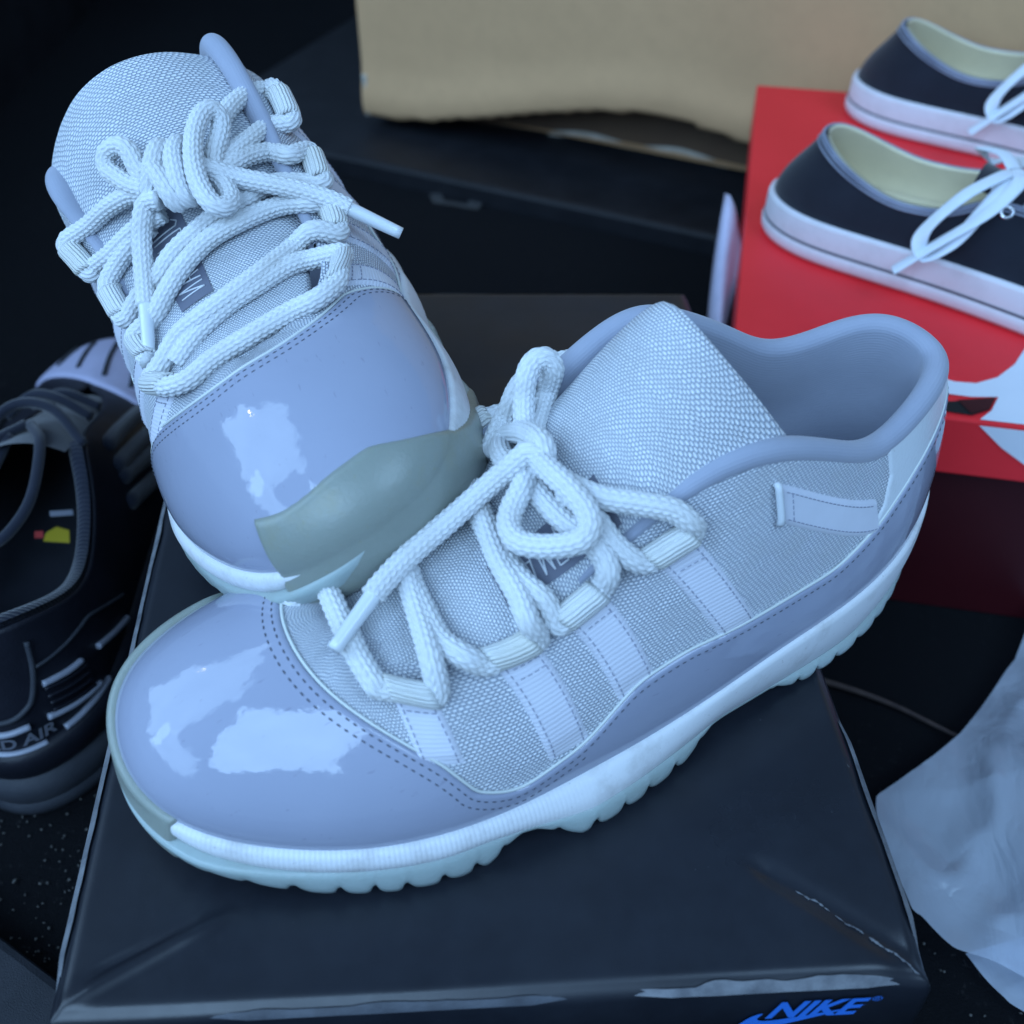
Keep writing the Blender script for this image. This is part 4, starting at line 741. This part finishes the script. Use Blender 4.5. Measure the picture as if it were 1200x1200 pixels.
def sheet(poly_in, poly_out, zin, zout, n, m, seed, amp):      # crumpled film between two outlines
    a = resample(np.array(poly_in, float), .002)[0]; b = resample(np.array(poly_out, float), .002)[0]; f = lambda A: np.stack([np.interp(np.linspace(0, 1, n), np.linspace(0, 1, len(A)), A[:, k]) for k in range(2)], 1)
    a, b = f(a), f(b); v = np.linspace(0, 1, m)[None, :, None]; XY = a[:, None]*(1-v)+b[:, None]*v; Z = zin+(zout-zin)*v[..., 0]**1.3+0*XY[..., 0]; P = np.concatenate([XY, Z[..., None]], 2)
    fo = np.abs(lump(P*np.array([1, .6, 1]), 1, 60, seed))+.6*np.abs(lump(P, 1, 130, seed+1)); Z = P[..., 2]-amp*(fo)*np.clip(1.3-np.abs(2*v[..., 0]-1), .35, 1)+amp*.7; P[..., 2] = Z; P[..., :2] += np.stack([lump(P, .004, 70, seed+2), lump(P, .004, 70, seed+3)], 2); return P
P = sheet([(.300, .440), (.262, .372), (.222, .330), (.172, .292), (.166, .262), (.172, .232), (.185, .216), (.24, .19)], [(.50, .50), (.45, .42), (.44, .36), (.43, .30), (.42, .26), (.41, .23), (.40, .21), (.39, .17)], FLOOR+.006, FLOOR+.105, 150, 90, 11, .018)
pb = mesh_obj('plastic_bag', P.reshape(-1, 3)-np.array([.28, .3, FLOOR]), grid_faces(150, 90), M['film'], scale=1); pb.location = (.28, .3, FLOOR); tag(pb, 'crumpled translucent white plastic bag right of the black shoe box', 'plastic bag')
P = sheet([(.195, .222), (.206, .200), (.222, .186), (.24, .17)], [(.33, .26), (.33, .22), (.33, .18), (.33, .15)], FLOOR+.002, FLOOR+.03, 70, 40, 21, .008)
p2 = mesh_obj('bag_corner', P.reshape(-1, 3)-np.array([.28, .3, FLOOR]), grid_faces(70, 40), M['film'], pb, scale=1)
# ------------------------------------------------------------------ black runner on the floor at the left
M['blk_leather'] = m_plain('black_synthetic', (.010, .011, .017), (.016, .017, .026), 50, .42, .3, 700); M['blk_knit'] = m_fabric('black_knit', (.012, .015, .026), (.02, .024, .04), (0, 3.0), .9, .6); M['grey_rubber'] = m_plain('grey_lilac_rubber', (.42, .42, .58), (.38, .38, .53), 60, .55, .15, 600); M['silver'] = mat('silver_reflective', (.30, .32, .39), .35, .5); M['blk_sole'] = m_plain('charcoal_midsole', (.045, .05, .062), (.03, .034, .045), 60, .6, .2, 600); M['yellow'] = mat('yellow_print', (.45, .36, .02), .5); M['redp'] = mat('red_print', (.5, .06, .06), .5)
ST_K = half([((0, 0, 40), (10, 0, 104), 0), ((9, 19, 40), (18, 15, 102), 0), ((30, 33, 39), (38, 27, 92), 0), ((58, 38, 38), (64, 32, 82), 0), ((85, 40, 37), (90, 32, 86), 0), ((110, 42, 36), (112, 30, 97), .05), ((132, 44, 35), (130, 26, 106), .15), ((156, 47, 34), (156, 21, 97), .35), ((184, 51, 33), (188, 18, 82), .6), ((214, 53, 33), (216, 11, 71), .9), ((244, 50, 34), (228, 3, 68), 1), ((276, 40, 36), (232, 1, 67), 1), ((300, 22, 40), (234, .4, 67), 1), ((309, 0, 42), (235, 0, 67), 1)])
kr = low_shoe('runner_shoe', 'black running shoe on the floor left of the black box, grey toe cap', ST_K, (M['blk_leather'], M['blk_knit'], M['blk_knit']), None, [('midsole', [(-2, 41), (3, 41), (5, 36), (4.5, 27), (2.5, 24)], M['blk_leather']), ('air_sole', [(2.5, 24), (6, 21), (7, 14), (5.5, 9)], M['blk_sole']), ('outsole', [(5.5, 9), (7, 7), (6.5, 2), (4, 0)], M['blk_sole'])], (20, 6), 4.0)
place(kr, -.228, .296, FLOOR, 96, 1.05)
v, f, u = clip_panel(S[::3, ::2], SN[::3, ::2], UV2[::3, ::2], (X_-(236+.75*Y_))[::3, ::2], 2.2, 3.0); mesh_obj('toe_cap', v, f, M['grey_rubber'], kr)
def on_surf(pts, off):                        # (x, z-ish by t) walk on the surface from local x,y targets
    o = []
    for x, y in pts:
        d = (X_-x)**2+(Y_-y)**2-(Z_ > 45)*.5; k = np.unravel_index(d.argmin(), d.shape); o.append(S[k]+SN[k]*off)
    return np.array(o)
for a, b in (((266, 24), (288, 18)), ((252, 9), (290, 8)), ((240, -7), (286, -6)), ((230, -23), (280, -18))):
    P = smooth_open(on_surf(np.linspace(a, b, 14), 2.3), 6); mesh_obj('groove', *tube(P, 1.5, 8), M['blk_sole'], kr)
def heel_strip(nm, yz, m, w=3.2, th=1.2):     # bar following the rear of the shoe, yz: (perimeter offset mm from heel centre, z)
    Pn = []
    for s_, z in resample(np.array(yz, float), 1.5)[0]:
        i = int(round(s_/(SP[1]-SP[0]))) % NP; j = np.abs(Z_[i]-z).argmin(); Pn.append(S[i, j]+SN[i, j]*th)
    return mesh_obj(nm, *tube(smooth_open(np.array(Pn), 5), w, 8), m, kr)
for yz in ([(-22, 71), (-42, 65)], [(-19, 54), (-48, 46)], [(-24, 42.5), (-54, 42)], [(-54, 61), (-87, 45)], [(6, 54), (-12, 54.5)], [(8, 41), (-16, 41)]): heel_strip('reflective_bar', yz, M['silver'], 1.6)
heel_strip('heel_trim', [(-23, 92), (-21, 80), (-16, 66), (-8, 61), (8, 61), (16, 66), (21, 80), (23, 92)], M['blk_sole'], 1.3); heel_strip('side_trim', [(-22, 80), (-57, 75), (-92, 55)], M['blk_sole'], .9)
for k in range(4): heel_strip('rib', [(-22, 68-4*k), (-44, 61-4*k)], M['blk_leather'], .9)
for k in range(5): heel_strip('collar_mark', [(4, 70+k*4.5), (9, 70+k*4.5)], M['silver'], .8)
V, Fc = text_mesh('ED AIR', 9.0, .15, .25, .5); V[:, 0] -= V[:, 0].max()
def bend(x, y):
    s_ = -x-21; i = int(round(s_/(SP[1]-SP[0]))) % NP; f_ = s_/(SP[1]-SP[0])-round(s_/(SP[1]-SP[0])); z = 44.5+y; j = np.abs(Z_[i]-z).argmin(); p = S[i, j]+SN[i, j]*1.0; q = S[(i+1) % NP, j]+SN[(i+1) % NP, j]*1.0; p = p+(q-p)*f_; p[2] = z; return p
mesh_obj('heel_lettering', [bend(x, y) for x, y, _ in V], Fc, M['silver'], kr, smooth=False)
for (xa, za), (xb, zb_) in (((147, 89), (228, 57)), ((138, 83), (208, 56)), ((134, 79), (189, 55)), ((125, 70), (169, 52))):   # padded ribs along the visible side
    P = []
    for w in np.linspace(0, 1, 14): d = (X_-(xa+(xb-xa)*w))**2+(Z_-(za+(zb_-za)*w))**2+np.where(Y_ < 0, 0, 1e6); k = np.unravel_index(d.argmin(), d.shape); P.append(S[k]+SN[k]*-.8)
    mesh_obj('side_pad', *tube(smooth_open(np.array(P), 4), np.r_[2.5, np.full(12, 4.6), 2.5], 12), M['blk_knit'], kr)
mesh_obj('insole_print', [(108+x*.5, -11+y*.8, 62+.15*x) for x, y in ((0, 0), (14, 1), (19, 9), (13, 15), (4, 16), (-2, 8))], [(0, 1, 2, 3, 4)], M['yellow'], kr, smooth=False); mesh_obj('insole_print', [(112+x*.7, 2+y*.7, 63+.15*x) for x, y in ((0, 0), (6, 1), (6, 7), (0, 6))], [(0, 1, 2, 3)], M['redp'], kr, smooth=False); mesh_obj('insole_print', [(124+x*.8, -11+y*.8, 66+.2*x) for x, y in ((0, 0), (4, 1), (4, 15), (0, 14))], [(0, 1, 2, 3)], M['silver'], kr, smooth=False)
for P in ([(128, -26, 107), (146, -10, 116), (150, 10, 116), (132, 27, 107)], [(160, -22, 99), (168, -6, 106), (172, 8, 106), (166, 21, 98)], [(186, -19, 86), (192, 0, 92), (194, 18, 84)], [(140, 2, 112), (120, 20, 112), (96, 34, 98), (92, 44, 84), (112, 46, 90), (138, 18, 110)], [(140, 0, 112), (118, -10, 116), (88, -8, 106), (72, 6, 98), (90, 18, 100), (132, 8, 112)]): mesh_obj('lace', *tube(resample(crom(P, 10), 2.0)[0], 2.6, 8), M['blk_knit'], kr)
mesh_obj('tongue', np.array([[(x, 20*b, np.interp(x, [118, 160, 220], [118, 100, 70])-7*b*b) for b in np.linspace(-1, 1, 9)] for x in np.linspace(118, 220, 18)]).reshape(-1, 3), grid_faces(18, 9), M['blk_knit'], kr)
# ------------------------------------------------------------------ small things
sl = bm_obj('sill_plate', rbox(.16, .08, .02, .004, 2, (0, 0, 0)), m_plain('grey_trim', (.020, .023, .030), (.028, .031, .040), 60, .6, .5, 1500)); sl.location = (-.234, .187, FLOOR+.008); sl.rotation_euler = (0, 0, math.radians(-32)); tag(sl, 'dark grey plastic sill plate with slot at lower left', 'trim')
P = np.array([(-.02+.0*t, -.01, 0) for t in range(2)]); gz = np.array([(.005+t*.012, -.018+t*.034, .0102) for t in np.linspace(0, 1, 8)]); mesh_obj('slot', *tube(gz, .0022, 8), M['hole'], sl, scale=1)
r = np.random.default_rng(5); parts = []
for _ in range(420):
    x, y = (r.uniform(-.25, -.15), r.uniform(.19, .31)) if r.random() < .7 else (r.uniform(.13, .26), r.uniform(.14, .24)); a = r.uniform(0, 6.28); l = r.uniform(.0002, .0007)*(1 if r.random() < .95 else 5); z = FLOOR+.0012
    p0 = np.array([x, y, z]); d = np.array([math.cos(a), math.sin(a), r.uniform(-.1, .3)])*l; parts.append(tube(np.array([p0-d, p0+d*.1+np.array([0, 0, .0004]), p0+d]), np.array([.0003, .0005, .0003])*r.uniform(.6, 1.5), 5))
ln = mesh_obj('carpet_lint', *join(parts), m_plain('lint', (.14, .14, .135), (.05, .05, .05), 300, .9), scale=1); tag(ln, 'pale lint and grit scattered on the dark trunk carpet', 'lint', kind='stuff')
tw = np.array([(.1545+.0*t, 0, 0) for t in range(2)]); P = crom([(.158, .372, FLOOR+.003), (.180, .362, FLOOR+.004), (.200, .352, FLOOR+.003), (.222, .335, FLOOR+.004), (.245, .322, FLOOR+.003)], 8); o = mesh_obj('twig', *tube(P, np.linspace(.0018, .0009, len(P)), 7), m_plain('twig_bark', (.07, .05, .045), (.04, .03, .03), 200, .9), scale=1); tag(o, 'thin brown twig on dark carpet beside the plastic bag', 'twig')
o = mesh_obj('paper_scrap', np.array([[(.022*a+.004*math.sin(b*5), .016*b, .012*(1-a*a)*abs(math.sin(b*2.2+1))+.004*a) for b in np.linspace(-1, 1, 14)] for a in np.linspace(-1, 1, 14)]).reshape(-1, 3), grid_faces(14, 14), m_plain('white_paper', (.55, .68, .85), (.45, .58, .76), 60, .8, .3, 200), scale=1); o.location = (.168, .872, FLOOR+.004); o.rotation_euler = (0, 0, -.5); tag(o, 'small crumpled white paper scrap between carton and red box', 'paper'); o.modifiers.new('t', 'SOLIDIFY').thickness = .0004
st_ = [(-.10, .905), (-.082, .900), (-.060, .892), (-.056, .905), (-.066, .915), (-.070, .903), (-.090, .910), (-.094, .925), (-.104, .922)]; o = mesh_obj('sticker_remnant', [(x+.03, y, FLOOR+.0015) for x, y in st_], [list(range(len(st_)))], m_plain('sticker', (.05, .052, .055), (.03, .031, .034), 200, .7), scale=1, smooth=False); tag(o, 'torn grey sticker remnant on the dark carpet before the carton', 'sticker')
